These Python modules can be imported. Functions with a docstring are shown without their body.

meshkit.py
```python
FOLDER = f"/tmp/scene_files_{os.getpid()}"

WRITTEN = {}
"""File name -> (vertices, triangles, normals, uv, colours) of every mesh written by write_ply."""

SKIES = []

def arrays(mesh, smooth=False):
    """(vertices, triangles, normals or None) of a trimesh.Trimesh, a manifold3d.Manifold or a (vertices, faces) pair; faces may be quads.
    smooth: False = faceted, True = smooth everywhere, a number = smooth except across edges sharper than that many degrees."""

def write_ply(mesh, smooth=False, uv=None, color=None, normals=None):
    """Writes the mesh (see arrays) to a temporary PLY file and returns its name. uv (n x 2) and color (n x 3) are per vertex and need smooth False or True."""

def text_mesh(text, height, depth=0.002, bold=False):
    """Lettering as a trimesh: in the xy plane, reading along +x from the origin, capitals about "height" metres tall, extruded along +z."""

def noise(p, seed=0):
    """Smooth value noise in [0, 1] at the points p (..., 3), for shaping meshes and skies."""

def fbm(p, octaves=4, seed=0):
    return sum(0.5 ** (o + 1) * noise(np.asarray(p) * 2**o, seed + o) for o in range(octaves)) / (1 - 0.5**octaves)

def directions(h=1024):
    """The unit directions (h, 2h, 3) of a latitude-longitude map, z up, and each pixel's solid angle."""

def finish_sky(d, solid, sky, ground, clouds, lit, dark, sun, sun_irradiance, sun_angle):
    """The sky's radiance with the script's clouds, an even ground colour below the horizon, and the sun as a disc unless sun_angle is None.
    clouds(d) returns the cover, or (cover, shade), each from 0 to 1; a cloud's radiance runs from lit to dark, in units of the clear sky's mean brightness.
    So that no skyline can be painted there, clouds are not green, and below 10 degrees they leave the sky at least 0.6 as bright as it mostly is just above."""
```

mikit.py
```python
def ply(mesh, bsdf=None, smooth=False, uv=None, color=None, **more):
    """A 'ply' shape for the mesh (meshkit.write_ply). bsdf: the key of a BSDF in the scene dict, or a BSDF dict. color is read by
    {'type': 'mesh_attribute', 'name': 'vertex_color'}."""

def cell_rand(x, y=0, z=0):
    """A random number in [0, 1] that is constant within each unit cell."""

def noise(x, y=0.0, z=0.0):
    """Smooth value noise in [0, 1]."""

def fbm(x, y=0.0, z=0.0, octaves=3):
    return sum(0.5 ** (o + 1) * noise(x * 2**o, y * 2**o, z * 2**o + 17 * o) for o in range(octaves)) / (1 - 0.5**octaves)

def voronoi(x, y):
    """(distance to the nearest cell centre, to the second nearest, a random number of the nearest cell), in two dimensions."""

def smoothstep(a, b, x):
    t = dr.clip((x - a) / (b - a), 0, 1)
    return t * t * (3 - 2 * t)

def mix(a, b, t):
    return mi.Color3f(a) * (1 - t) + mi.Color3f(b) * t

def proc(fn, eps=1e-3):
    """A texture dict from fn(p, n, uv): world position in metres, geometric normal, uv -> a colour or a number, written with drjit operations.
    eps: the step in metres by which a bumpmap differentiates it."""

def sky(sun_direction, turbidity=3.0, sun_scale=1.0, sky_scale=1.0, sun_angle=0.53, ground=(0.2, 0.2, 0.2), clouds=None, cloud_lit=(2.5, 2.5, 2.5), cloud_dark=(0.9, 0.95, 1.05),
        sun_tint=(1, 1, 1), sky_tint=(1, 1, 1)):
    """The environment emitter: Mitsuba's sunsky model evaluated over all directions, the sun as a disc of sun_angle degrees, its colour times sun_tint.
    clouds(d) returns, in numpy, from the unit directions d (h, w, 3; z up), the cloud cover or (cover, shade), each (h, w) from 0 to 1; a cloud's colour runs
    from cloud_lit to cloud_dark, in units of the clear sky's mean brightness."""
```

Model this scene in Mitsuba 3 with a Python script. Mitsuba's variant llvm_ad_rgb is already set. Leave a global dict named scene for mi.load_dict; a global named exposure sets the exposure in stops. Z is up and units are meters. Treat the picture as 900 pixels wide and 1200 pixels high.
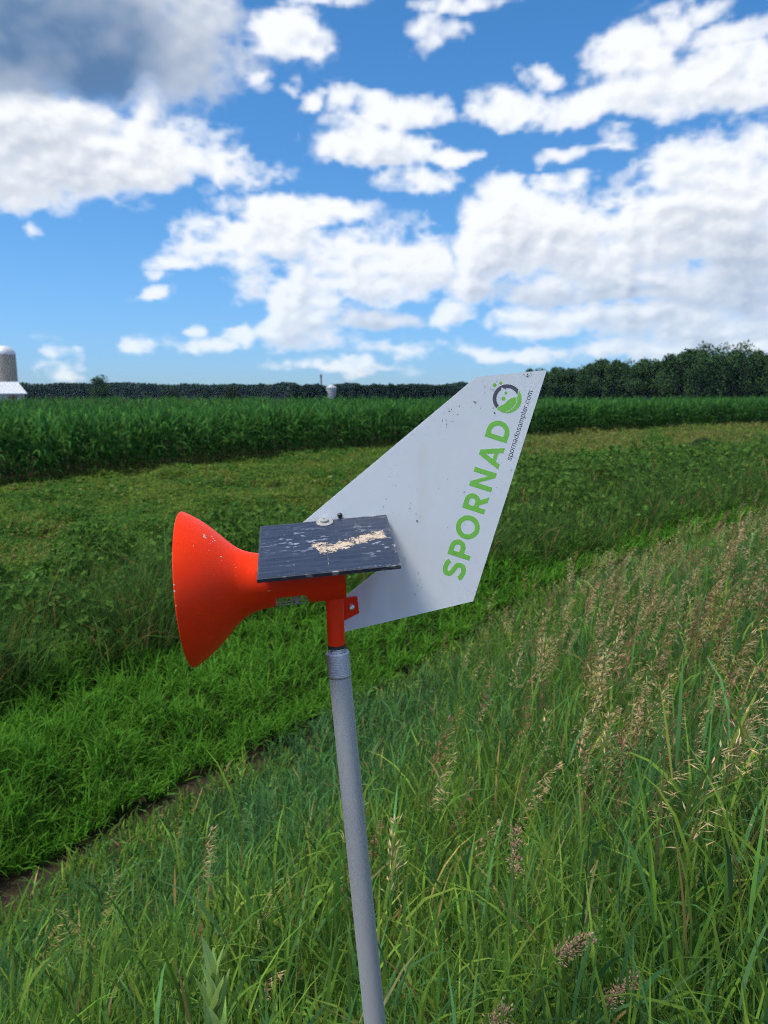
import math, numpy as np, trimesh, mitsuba as mi, drjit as dr, mikit, meshkit
import manifold3d as m3
from shapely.geometry import Polygon, LineString, Point, MultiPolygon, box as sbox
from shapely.ops import unary_union
from shapely import affinity
from scipy.interpolate import PchipInterpolator

T = mi.ScalarTransform4f
rng = np.random.default_rng(7)
scene, labels = {}, {}

# ------------------------------------------------------------------ camera, sky, exposure
EYE = np.array([0.0, 0.0, 1.65])
F = 832.0                                   # focal length in photo pixels (photo 900 x 1200)
PITCH = math.atan(142 / F)
CP, SP = math.cos(PITCH), math.sin(PITCH)

def ray(px, py):
    """direction with unit depth through a photo pixel"""
    a, b = (px - 450) / F, (py - 600) / F
    return np.array([a, CP - b * SP, -SP - b * CP])

scene['air'] = {'type': 'homogeneous', 'albedo': {'type': 'rgb', 'value': [.93, .95, .97]}, 'sigma_t': {'type': 'rgb', 'value': [.00003, .00004, .00006]}}
scene['camera'] = {'type': 'thinlens', 'fov': 2 * math.degrees(math.atan(450 / F)), 'fov_axis': 'x', 'aperture_radius': 0.0013, 'focus_distance': 0.92,
                   'medium': {'type': 'ref', 'id': 'air'}, 'near_clip': 0.02, 'far_clip': 9000.0,
                   'to_world': T().look_at(origin=EYE.tolist(), target=(EYE + ray(450, 600)).tolist(), up=[0, 0, 1])}
exposure = 2.4
SUN = (-0.42, -0.19, 0.88)

def azel(px, py):
    d = ray(px, py)
    return math.atan2(d[0], d[1]), math.atan2(d[2], math.hypot(d[0], d[1]))

PX = 1 / F
# clouds seen in this sky: photo position, half sizes in pixels, weight, greyness
CLOUDS = [(60, 30, 190, 85, 1.3, .95), (190, 50, 110, 85, 1.0, .6), (245, 60, 50, 60, .6, .45), (20, 90, 90, 40, .9, .8),
          (80, 180, 190, 56, 1.4, .10), (215, 196, 105, 26, 1.0, .04), (165, 112, 40, 40, .8, .12), (20, 215, 80, 40, 1.0, .10),
          (328, 48, 68, 25, 1.2, .0), (288, 98, 26, 16, .9, .0), (365, 4, 60, 16, 1.0, .05), (378, 118, 26, 14, .9, 0), (345, 95, 20, 10, .7, 0),
          (438, 172, 84, 32, 1.3, .03), (480, 128, 62, 20, 1.2, .0), (425, 124, 34, 18, 1.0, 0), (525, 186, 24, 13, 1.0, 0), (480, 215, 56, 20, .75, 0),
          (520, 40, 38, 20, .85, 0), (535, 0, 70, 13, 1.0, 0),
          (588, 126, 44, 22, 1.2, .0), (720, 122, 130, 27, 1.3, .02), (830, 100, 150, 36, 1.4, .02), (735, 68, 64, 32, 1.1, 0), (790, 30, 34, 24, .8, 0), (860, 42, 70, 16, .75, 0), (825, 8, 40, 14, .8, 0),
          (630, 90, 28, 13, 1.0, 0), (665, 184, 42, 11, 1.05, 0), (735, 174, 36, 17, .85, 0), (675, 215, 34, 16, .7, 0), (845, 70, 80, 14, .7, 0),
          (600, 282, 76, 62, 1.5, .0), (560, 330, 50, 34, 1.1, .10), (690, 300, 90, 62, 1.3, .12), (780, 285, 120, 76, 1.5, .22), (865, 225, 100, 72, 1.5, .08), (880, 315, 130, 60, 1.4, .42), (720, 340, 170, 22, 1.2, .5),
          (345, 250, 105, 24, 1.3, .02), (262, 288, 76, 34, 1.35, .05), (310, 280, 80, 34, 1.2, .03), (200, 308, 38, 14, 1.0, 0), (290, 325, 50, 34, .8, .15),
          (432, 318, 98, 56, 1.5, .03), (352, 352, 54, 52, 1.3, .05), (490, 312, 50, 46, 1.2, .05), (440, 378, 100, 15, 1.0, .45), (345, 398, 66, 22, .9, .18),
          (172, 342, 18, 15, 1.0, 0), (165, 414, 34, 15, .95, .05), (235, 415, 38, 16, .95, .05), (215, 385, 17, 20, .85, 0), (62, 414, 22, 12, .9, 0), (60, 432, 26, 10, .75, 0), (270, 400, 24, 20, .8, 0), (58, 275, 14, 12, .7, 0),
          (545, 368, 34, 30, 1.1, .05), (665, 374, 84, 28, 1.2, .12), (800, 380, 140, 28, 1.2, .3), (600, 412, 66, 18, .95, .1), (480, 412, 76, 14, .9, .15), (400, 428, 90, 11, .8, .1), (720, 412, 110, 16, .95, .2), (860, 400, 80, 14, .95, .05)]
_E = np.array([(*azel(c[0], c[1]), c[2] * PX, c[3] * PX, c[4], c[5]) for c in CLOUDS])
VIEW_AZ, VIEW_EL = math.radians(40), math.radians(33)

def view_clouds(az, el):
    def field(az, el, oct=5):
        q = np.stack([az * 15, el * 23, np.full_like(az, 3.1)], -1)
        wx, wy = meshkit.fbm(q, oct, 5) - .5, meshkit.fbm(q + 31.7, oct, 9) - .5
        a2, e2 = az + wx * .10, el + wy * .055
        best, dark = np.full(az.shape, -1.6), np.zeros(az.shape)
        for a, e, ra, re, w, g in _E:
            r2 = ((a2 - a) / ra) ** 2 + ((e2 - e) / re * np.where(e2 < e, 1.18, .95)) ** 2
            v = w * (1.0 - r2)
            t = np.clip((v - best) / .7 + .5, 0, 1)
            dark = dark * (1 - t) + g * t
            best = np.maximum(v, best) + .08 * t * (1 - t)
        n = np.stack([az * 30, el * 46, np.full_like(az, 1.7)], -1)
        bil = np.abs(2 * meshkit.fbm(n, oct, 2) - 1)
        calm = 1 - .75 * np.clip(dark * 1.5 - .3, 0, 1)               # the big grey cloud is smooth
        rough = (.17 - bil) * 1.5 + (meshkit.fbm(n * .42, 4, 8) - .5) * 1.5
        return np.clip(best * 1.2, -1.6, 1.25) + rough * calm - .44, dark
    D, g = field(az, el, 6)
    low, _ = field(az, el, 3)
    above = sum(np.clip(field(az - .25 * k, el + k, 3)[0] + .1, 0, 1.2) * w for k, w in ((.014, .3), (.034, .4), (.065, .35)))
    up, _ = field(az - .010, el + .010, 4)
    edge = np.clip((D + .24) / 1.2, 0, 1)
    cover = edge * edge * (3 - 2 * edge)
    cover = 1 - (1 - cover) ** 1.7
    wisp = meshkit.fbm(np.stack([az * 26, el * 44, np.full_like(az, 2.2)], -1), 5, 61)
    cover = np.maximum(cover, np.clip((wisp - .62) * 2.6, 0, .5) * np.clip((D + .9) * 1.4, 0, 1))
    body = np.clip((D - .1) / .7, 0, 1)
    soft = meshkit.fbm(np.stack([az * 9, el * 15, np.full_like(az, 6.3)], -1), 4, 51) - .5
    shade = g * (.60 + .6 * soft) + .50 * np.clip(g - .5, 0, 1) + body * (.27 * above ** 1.6) + np.clip((up - D) * .36, -.18, .26) * body - .07
    return cover, shade

def clouds(d):
    az, el = np.arctan2(d[..., 0], d[..., 1]), np.arcsin(np.clip(d[..., 2], -1, 1))
    # the rest of the sky: scattered fair-weather cumulus of the same kind
    k = 1 / (np.sin(np.maximum(el, .02)) + .12)
    q = np.stack([np.sin(az) * np.cos(el) * k * 1.5, np.cos(az) * np.cos(el) * k * 1.5, np.full_like(az, .7)], -1)
    D = (meshkit.fbm(q, 5, 21) - .50) * 5
    cover, shade = np.clip(D / .6, 0, 1), np.clip((D - .4) * .35, 0, .6) + .06
    seen = (np.abs(az) < VIEW_AZ) & (el < VIEW_EL)
    c, s = view_clouds(az[seen], el[seen])
    w = np.clip(np.maximum((np.abs(az[seen]) - VIEW_AZ) / math.radians(6) + 1, (el[seen] - VIEW_EL) / math.radians(4) + 1), 0, 1)
    cover[seen], shade[seen] = c * (1 - w) + cover[seen] * w, s * (1 - w) + shade[seen] * w
    hazy = np.clip((math.radians(12) - el) / math.radians(12), 0, 1)
    veil = .40 * np.exp(-np.maximum(el, 0) / math.radians(5.5))      # the sky pales towards the horizon
    shade = np.where(cover > .02, shade, .45)
    both = np.maximum(cover * (1 - .30 * hazy), 0)
    total = both + (1 - both) * veil
    return total, np.clip((shade * both + .45 * (total - both)) / np.maximum(total, 1e-6), 0, 1)

scene['sky'] = mikit.sky(SUN, turbidity=3, sun_scale=0.6, sky_scale=.82, sun_angle=16, clouds=clouds, cloud_lit=(2.9, 2.98, 3.1), cloud_dark=(.34, .66, 1.22), sky_tint=(.43, .83, 1.12), sun_tint=(.90, 1.0, 1.13), ground=(.07, .10, .05))

# ------------------------------------------------------------------ materials
def mat(key, **d):
    scene[key] = d
    return key
VC = {'type': 'mesh_attribute', 'name': 'vertex_color'}
mat('m_leaf', type='principledthin', base_color=VC, roughness=.42, diff_trans=1.0, spec_trans=0.0, eta=1.45)
mat('m_crown', type='twosided', nested={'type': 'diffuse', 'reflectance': VC})
mat('m_matt', type='twosided', nested={'type': 'principled', 'base_color': VC, 'roughness': .9, 'specular': .2})

def soil(p, n, uv):
    a = mikit.fbm(p.x * 9, p.y * 9, p.z * 9, 4)
    b = mikit.noise(p.x * 70, p.y * 70, p.z * 30)
    c = mikit.mix((.024, .019, .014), (.054, .042, .029), a)
    return mikit.mix(c, (.11, .095, .055), mikit.smoothstep(.72, .9, b) * .6)
mat('m_soil', type='diffuse', reflectance=mikit.proc(soil))

def put(key, mesh, bsdf, smooth=False, color=None, **lab):
    scene[key] = mikit.ply(mesh, bsdf, smooth=smooth, color=color)
    if lab:
        labels[key] = lab
    return key

# ------------------------------------------------------------------ lie of the land
_yd = PchipInterpolator([-3000, -40, -8, -2.5, 0, 2.6, 10.3, 30, 80, 3000], [-3900, -47, -3.5, 4.1, 7.5, 11.3, 18.7, 36, 82, 2900])
_yc = PchipInterpolator([-3000, -60, -20, -10.7, -.8, 12.5, 30, 60, 150, 3000], [-3900, -45, 7.2, 19.7, 32.3, 43, 56, 80, 152, 2800])
_zs = PchipInterpolator([-4000, -12, -7, -4.9, -3.9, -2.9, -1.9, -.9, -.3, .15, .5, 1.0, 1.9, 2.4, 3.2, 4.4, 6.0, 9, 5000],
                        [.1, .1, .06, .0, -.46, -.86, -1.2, -1.46, -1.58, -1.6, -1.58, -1.5, -1.44, -1.36, -1.18, -1.10, -1.10, -1.10, -1.10])
def side(x, y):
    return (y - _yd(x)) * .64
def ground(x, y, rough=True):
    x, y = np.asarray(x, float), np.asarray(y, float)
    s = side(x, y)
    if rough:
        s = s + (meshkit.fbm(np.stack([x * .8, y * .8, x * 0], -1), 2, 4) - .5) * .5 * np.exp(-(s / 4) ** 2)
    z = _zs(s)
    if rough:
        z = z + (meshkit.fbm(np.stack([x * 1.3, y * 1.3, x * 0 + 4], -1), 3, 8) - .5) * .16
        z = z + np.clip((s - 3) / 2, 0, 1) * np.clip((14 - s) / 6, 0, 1) * (meshkit.fbm(np.stack([x * .32, y * .32, x * 0 + 7], -1), 3, 12) - .5) * .75
    far = np.clip((y - 85) / 520, 0, 1)
    return z - far * 8.5

def axis(fine, lim, n, grow):
    a = [0.0]
    step = fine
    while a[-1] < lim:
        if len(a) > n:
            step *= grow
        a.append(a[-1] + step)
    return np.array(a)
gx = axis(.3, 2600, 55, 1.12)
gx = np.concatenate([-gx[:0:-1], gx])
gy = np.concatenate([-axis(.4, 900, 12, 1.25)[:0:-1], axis(.26, 3000, 110, 1.09)])
X, Y = np.meshgrid(gx, gy)
GROUND_V = V = np.stack([X, Y, ground(X, Y)], -1).reshape(-1, 3)
i = np.arange(len(gy) - 1)[:, None] * len(gx) + np.arange(len(gx) - 1)[None]
i = i.ravel()
Fq = np.stack([i, i + 1, i + 1 + len(gx), i + len(gx)], 1)
put('ground', (V, Fq), 'm_soil', smooth=True, label='dark bare soil of the ditch, its banks and the field', kind='structure')

# ------------------------------------------------------------------ leaf and blade builders
def blades(P, h, w, az, lean, droop, col, nseg=4, twist=None, shape=2.2, fold=0.0, arch=None):
    """Strips that rise from P and bend over towards az: tilt from upright runs from lean to lean + droop."""
    n = len(P)
    t = np.linspace(0, 1, nseg + 1)
    tm = (t[1:] + t[:-1]) / 2
    th = lean[:, None] + droop[:, None] * tm[None] ** 1.4
    step = (h / nseg)[:, None]
    out = np.concatenate([np.zeros((n, 1)), np.cumsum(np.sin(th) * step, 1)], 1)
    up = np.concatenate([np.zeros((n, 1)), np.cumsum(np.cos(th) * step, 1)], 1)
    d = np.stack([np.cos(az), np.sin(az), 0 * az], 1)
    C = P[:, None] + d[:, None] * out[..., None] + np.array([0, 0, 1.0]) * up[..., None]
    tw = np.zeros(n) if twist is None else twist
    side_ = np.stack([-np.sin(az + tw), np.cos(az + tw), np.sin(tw) * .6], 1)
    side_ /= np.linalg.norm(side_, axis=1, keepdims=True)
    prof = np.maximum((1 - t ** shape) * (.5 + .5 * np.minimum(1, 4 * t)), .03)
    W = (w[:, None] * prof[None] / 2)[..., None] * side_[:, None]
    if fold:
        thn = lean[:, None] + droop[:, None] * t[None] ** 1.4
        nrm = d[:, None] * (-np.cos(thn))[..., None] + np.array([0, 0, 1.0]) * np.sin(thn)[..., None]
        lift = nrm * (w[:, None] * prof[None] * fold)[..., None]
        A = np.stack([C - W + lift, C, C + W + lift], 2)
        k = 3
    else:
        A = np.stack([C - W, C + W], 2)
        k = 2
    V = A.reshape(-1, 3)
    base = (np.arange(n) * (nseg + 1) * k)[:, None, None]
    r = (np.arange(nseg) * k)[None, :, None]
    c = np.arange(k - 1)[None, None]
    q = base + r + c
    Fq = np.stack([q, q + 1, q + 1 + k, q + k], -1).reshape(-1, 4)
    Fa = np.vstack([Fq[:, [0, 1, 2]], Fq[:, [0, 2, 3]]])
    return V, Fa, np.repeat(col, (nseg + 1) * k, 0)

def leaves(P, size, nrm_up, col, asp=.6, r=rng):
    """Rhombic leaves, folded along the midrib, turned at random; nrm_up: how far they face the sky."""
    n = len(P)
    N = r.normal(size=(n, 3))
    N /= np.linalg.norm(N, axis=1, keepdims=True)
    N = N * (1 - nrm_up) + np.array([0, 0, 1]) * nrm_up
    N /= np.linalg.norm(N, axis=1, keepdims=True)
    a = np.cross(N, r.normal(size=(n, 3)))
    a /= np.linalg.norm(a, axis=1, keepdims=True)
    b = np.cross(N, a)
    s = size[:, None]
    V = np.stack([P - a * s * .5, P + b * s * asp * .5 + N * s * .10, P + a * s * .5, P - b * s * asp * .5 + N * s * .10], 1).reshape(-1, 3)
    k = np.arange(n)[:, None] * 4
    Fa = np.vstack([k + [0, 2, 1], k + [0, 3, 2]])
    return V, Fa, np.repeat(col, 4, 0)

def join(*ms):
    Vs, Fs, Cs, o = [], [], [], 0
    for v, f, c in ms:
        Vs.append(v); Fs.append(f + o); Cs.append(c); o += len(v)
    return np.vstack(Vs), np.vstack(Fs), np.vstack(Cs)

def putv(key, m, bsdf='m_leaf', **lab):
    put(key, (m[0], m[1]), bsdf, color=m[2], **lab)

def tint(n, *cols, p=None, var=.18, r=rng):
    cols = np.array(cols)
    c = cols[r.choice(len(cols), n, p=p)]
    return c * np.exp(r.normal(0, var, (n, 1))) * np.exp(r.normal(0, .05, (n, 3)))

def polar(n, r0, r1, half=46, power=1.0, r=rng):
    """points round the camera in the half angle ahead; power 1: as many per doubling of distance"""
    u = r.random(n)
    d = r0 * (r1 / r0) ** u if power == 1 else (r0 ** (1 - power) + u * (r1 ** (1 - power) - r0 ** (1 - power))) ** (1 / (1 - power))
    a = np.radians(r.uniform(-half, half, n))
    return np.stack([np.sin(a) * d, np.cos(a) * d], 1), d

def tube(pts, rad, k=6, col=(.1, .2, .05)):
    pts = np.asarray(pts, float)
    rad = np.broadcast_to(rad, len(pts))
    d = np.gradient(pts, axis=0)
    d /= np.linalg.norm(d, axis=1, keepdims=True) + 1e-12
    ref = np.where(np.abs(d[:, 2:3]) < .9, [[0, 0, 1.0]], [[1.0, 0, 0]])
    u = np.cross(d, ref); u /= np.linalg.norm(u, axis=1, keepdims=True)
    v = np.cross(d, u)
    a = np.arange(k) * 2 * np.pi / k
    V = pts[:, None] + (u[:, None] * np.cos(a)[None, :, None] + v[:, None] * np.sin(a)[None, :, None]) * rad[:, None, None]
    n = len(pts)
    i = (np.arange(n - 1)[:, None] * k + np.arange(k)[None]).ravel()
    j = (np.arange(n - 1)[:, None] * k + (np.arange(k)[None] + 1) % k).ravel()
    Fa = np.vstack([np.stack([i, j, j + k], 1), np.stack([i, j + k, i + k], 1)])
    return V.reshape(-1, 3), Fa, np.repeat(np.array([col], float), n * k, 0)

def mounds(x, y, size, seed):
    """height from 0 to 1 of round plants, one in each jittered cell of the size, and a number of the plant"""
    gx_, gy_ = np.floor(x / size), np.floor(y / size)
    best, who = np.zeros(len(x)), np.zeros(len(x))
    for a in (-1, 0, 1):
        for b in (-1, 0, 1):
            cx, cy = gx_ + a, gy_ + b
            r3 = [meshkit.noise(np.stack([cx * 1.618 + .37, cy * 2.414 + .61, cx * 0 + .5 + 3 * k], -1), seed) for k in range(4)]
            dx, dy = x / size - cx - r3[0], y / size - cy - r3[1]
            hh = (.35 + .9 * r3[2]) * np.sqrt(np.clip(1 - (dx * dx + dy * dy) / (.30 + .55 * r3[3]) ** 2 * .8, 0, 1))
            who = np.where(hh > best, r3[3] * 7.3 % 1, who)
            best = np.maximum(best, hh)
    return best, who
def n2(x, y, f, seed, o=3):
    return meshkit.fbm(np.stack([x * f, y * f, x * 0 + .5], -1), o, seed)

# ------------------------------------------------------------------ the sampler on its pole
ztop = 0.895
Ptop = EYE + ray(395.5, 764) * ztop
Pbot = EYE + ray(439.5, 1200) * .925
pdir = (Ptop - Pbot) / np.linalg.norm(Ptop - Pbot)
psi = math.radians(6.8)
e1 = np.array([math.cos(psi), math.sin(psi), 0])
nd = np.cross(e1, pdir); nd /= np.linalg.norm(nd)
if nd[1] > 0: nd = -nd                                   # towards the camera
def on_plane(px, py, off=0.0, n=None, at=None):
    n = nd if n is None else n
    at = Ptop if at is None else at
    r = ray(px, py)
    return EYE + r * (np.dot(at - n * off - EYE, n) / np.dot(r, n))   # off: metres behind the plane
def pxs(p):
    """metres of one photo pixel at the depth of p"""
    return np.dot(p - EYE, ray(450, 600)) / F

S = 'spore_sampler'
labels[S] = dict(label='orange horned spore sampler with white printed vane and solar panel on a grey metal pole', category='spore sampler')
A, B = on_plane(221.5, 690), on_plane(402.5, 671.0)
L = np.linalg.norm(B - A); ax = (B - A) / L
ux = np.cross(np.cross(ax, pdir), ax); ux /= np.linalg.norm(ux)      # up, square to the axis
vx = np.cross(ax, ux)
if vx[1] > 0: vx = -vx                                                # towards the camera
def frame(o, a, b, c):
    m = np.eye(4); m[:3, 0], m[:3, 1], m[:3, 2], m[:3, 3] = a, b, c, o
    return m
def oriented(mesh, m):
    mesh = mesh.copy(); mesh.apply_transform(m)
    if np.linalg.det(m[:3, :3]) < 0: mesh.invert()
    return mesh
M_ax = frame(A, ux, np.cross(ax, ux), ax)                 # local z along the horn's axis from mouth to tail, x up
q = .5 * (pxs(A) + pxs(B))
prof = PchipInterpolator([0, 3, 10, 22, 32, 41, 50, 60, 73, 86, 95], [90, 88.6, 84.5, 76, 67.3, 58.3, 49.4, 41.2, 35.2, 32.4, 31.2])
LB = L / q
zz = np.linspace(0, 95, 44)
ro = prof(zz)
outer = np.stack([ro * q, zz * q], 1)
inner = np.stack([(ro - 2.6) * q, zz * q], 1)[::-1]
lip = np.array([[(ro[0] - .6) * q, -.9 * q], [(ro[0] - 2.0) * q, -.9 * q]])
ring = np.vstack([outer, inner, lip[::-1], outer[:1]])
horn = trimesh.creation.revolve(ring, sections=128)
if horn.volume < 0: horn.invert()

def man(t):
    return m3.Manifold(m3.Mesh(np.asarray(t.vertices, np.float32), np.asarray(t.faces, np.uint32)))
def tri(m):
    k = m.to_mesh(); return trimesh.Trimesh(k.vert_properties[:, :3], k.tri_verts, process=False)

def orange(p, n, uv):
    a = mikit.fbm(p.x * 60, p.y * 60, p.z * 60, 3)
    sp = mikit.noise(p.x * 420, p.y * 420, p.z * 420)
    big = mikit.smoothstep(.60, .72, mikit.noise(p.x * 38 + 5, p.y * 38, p.z * 38))
    c = mikit.mix((.90, .036, .004), (.94, .046, .006), a)
    c = mikit.mix(c, (.74, .34, .24), mikit.smoothstep(.87, .93, sp) * big * .6)
    return c
def orange_r(p, n, uv):
    return .36 + .16 * mikit.fbm(p.x * 120, p.y * 120, p.z * 120, 2)
mat('m_orange', type='twosided', nested={'type': 'principled', 'base_color': mikit.proc(orange), 'roughness': mikit.proc(orange_r), 'specular': .16})
put(S + '__horn', oriented(horn, M_ax), 'm_orange', smooth=35)
# tube of the body with its notch underneath
R = 31.0 * q
cyl = m3.Manifold.cylinder((LB - 94) * q, R, R, 96).translate([0, 0, 94 * q])
bore = m3.Manifold.cylinder((LB - 90) * q, R - 2.6 * q, R - 2.6 * q, 96).translate([0, 0, 88 * q])
body = cyl - bore
cut = m3.CrossSection([[(-60 * q, 97 * q), (-17.5 * q, 97 * q), (-17.5 * q, 133 * q), (-30 * q, 138 * q), (-60 * q, 138 * q)]])
cut = m3.Manifold.extrude(cut, 200 * q).translate([0, 0, -100 * q])   # (x, z', y') -> turn so that profile y runs along the axis
cut = cut.transform(np.array([[1, 0, 0, 0], [0, 0, -1, 0], [0, 1, 0, 0]], float))
body = body - cut
put(S + '__body', oriented(tri(body), M_ax), 'm_orange', smooth=35)
cap = m3.Manifold.cylinder(3 * q, R - 2.2 * q, R - 2.2 * q, 64).translate([0, 0, (LB - 4) * q])
put(S + '__end_cap', oriented(tri(cap), M_ax), 'm_orange', smooth=35)
# clear filter cassette and its clip in the notch
mat('m_clear', type='thindielectric', int_ior=1.45)
cas = m3.Manifold.cube([14 * q, .6 * q, 35 * q]).translate([-31 * q, 0, 97.5 * q])
put(S + '__filter_cassette', oriented(tri(cas), M_ax), 'm_clear')
mat('m_greyplastic', type='principled', base_color={'type': 'rgb', 'value': [.30, .30, .29]}, roughness=.55)
bar = lambda sx, sy, sz, x, y, z: m3.Manifold.cube([sx * q, sy * q, sz * q], True).translate([x * q, y * q, z * q])
clip = bar(12, 1.2, 1.2, -25, 1, 98.6) + bar(12, 1.2, 1.2, -25, 1, 132) + bar(1.0, 1.6, 34, -30.4, 1, 115) + bar(12, 2, 4.5, -24, 2, 122) + bar(1.4, 1.5, 14, -25, 2, 122) + bar(.9, 1.4, 20, -27, 1, 108)
put(S + '__filter_clip', oriented(tri(clip), M_ax), 'm_greyplastic')
# stem
Pa, Pb = on_plane(391.8, 698), on_plane(394.3, 756)
def along(a, b):
    d = (b - a) / np.linalg.norm(b - a)
    u = np.cross(d, nd); u /= np.linalg.norm(u)
    return frame(a, u, np.cross(d, u), d), np.linalg.norm(b - a)
def lathe(pts, m, sections=64):
    t = trimesh.creation.revolve(np.array(pts), sections=sections)
    if t.volume < 0: t.invert()
    return oriented(t, m)
M_st, Ls = along(Pa, Pb)
k = pxs(Pb)
put(S + '__stem', lathe([(0, 0), (10.4 * k, 0), (10.2 * k, Ls - 1.0 * k), (9.6 * k, Ls), (0, Ls)], M_st), 'm_orange', smooth=35)

# vane: a sheet standing just behind the body
VOFF, vpsi = .057, math.radians(5.0)
ve1 = np.array([math.cos(vpsi), math.sin(vpsi), 0])
vn = np.cross(ve1, pdir); vn /= np.linalg.norm(vn)
if vn[1] > 0: vn = -vn
vat = on_plane(400, 700, VOFF)
vex = ve1 - vn * np.dot(ve1, vn); vex /= np.linalg.norm(vex)
vey = np.cross(vex, vn); vey = -vey if vey[2] < 0 else vey
def v2(pts):
    """photo points on the front of the vane, in its own plane (metres)"""
    P = np.array([on_plane(x, y, 0, vn, vat) for x, y in pts]) - vat
    return np.stack([P @ vex, P @ vey], 1)
M_v = frame(vat, vex, vey, np.cross(vex, vey))            # local z towards the camera if right-handed
if np.dot(M_v[:3, 2], vn) < 0: raise ValueError('vane frame')
def poly_px(poly):
    out = []
    for g in getattr(poly, 'geoms', [poly]):
        if g.is_empty: continue
        out.append(Polygon(v2(g.exterior.coords[:-1]), [v2(h.coords[:-1]) for h in g.interiors]))
    return unary_union(out)
def slab(poly, z0, z1):
    parts = [trimesh.creation.extrude_polygon(g, z1 - z0, engine='earcut') for g in getattr(poly, 'geoms', [poly])]
    t = trimesh.util.concatenate(parts); t.apply_translation([0, 0, z0]); return t
vane_px = Polygon([(558.5, 441.5), (640.8, 433.6), (554.5, 704.6), (398, 742.0), (398, 704), (446, 666.5), (462, 640), (345, 634), (345, 620.5)])
vane = poly_px(vane_px).buffer(-.0016).buffer(.0016)
def vane_c(p, n, uv):
    a = mikit.fbm(p.x * 14, p.y * 14, p.z * 14, 3)
    st = mikit.fbm(p.x * 40, p.y * 40, p.z * 8, 3)
    sp = mikit.noise(p.x * 620, p.y * 620, p.z * 620)
    where = mikit.smoothstep(.52, .68, mikit.noise(p.x * 17 + 3, p.y * 17, p.z * 17 + 9))
    c = mikit.mix((.71, .75, .79), (.67, .71, .75), a)
    c = mikit.mix(c, (.60, .58, .48), mikit.smoothstep(.62, .8, st) * .25)
    return mikit.mix(c, (.12, .10, .06), mikit.smoothstep(.87, .92, sp) * where * .35)
mat('m_vane', type='twosided', nested={'type': 'principled', 'base_color': mikit.proc(vane_c), 'roughness': .38, 'specular': .5})
put(S + '__vane', oriented(slab(vane, -.003, 0), M_v), 'm_vane')
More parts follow.
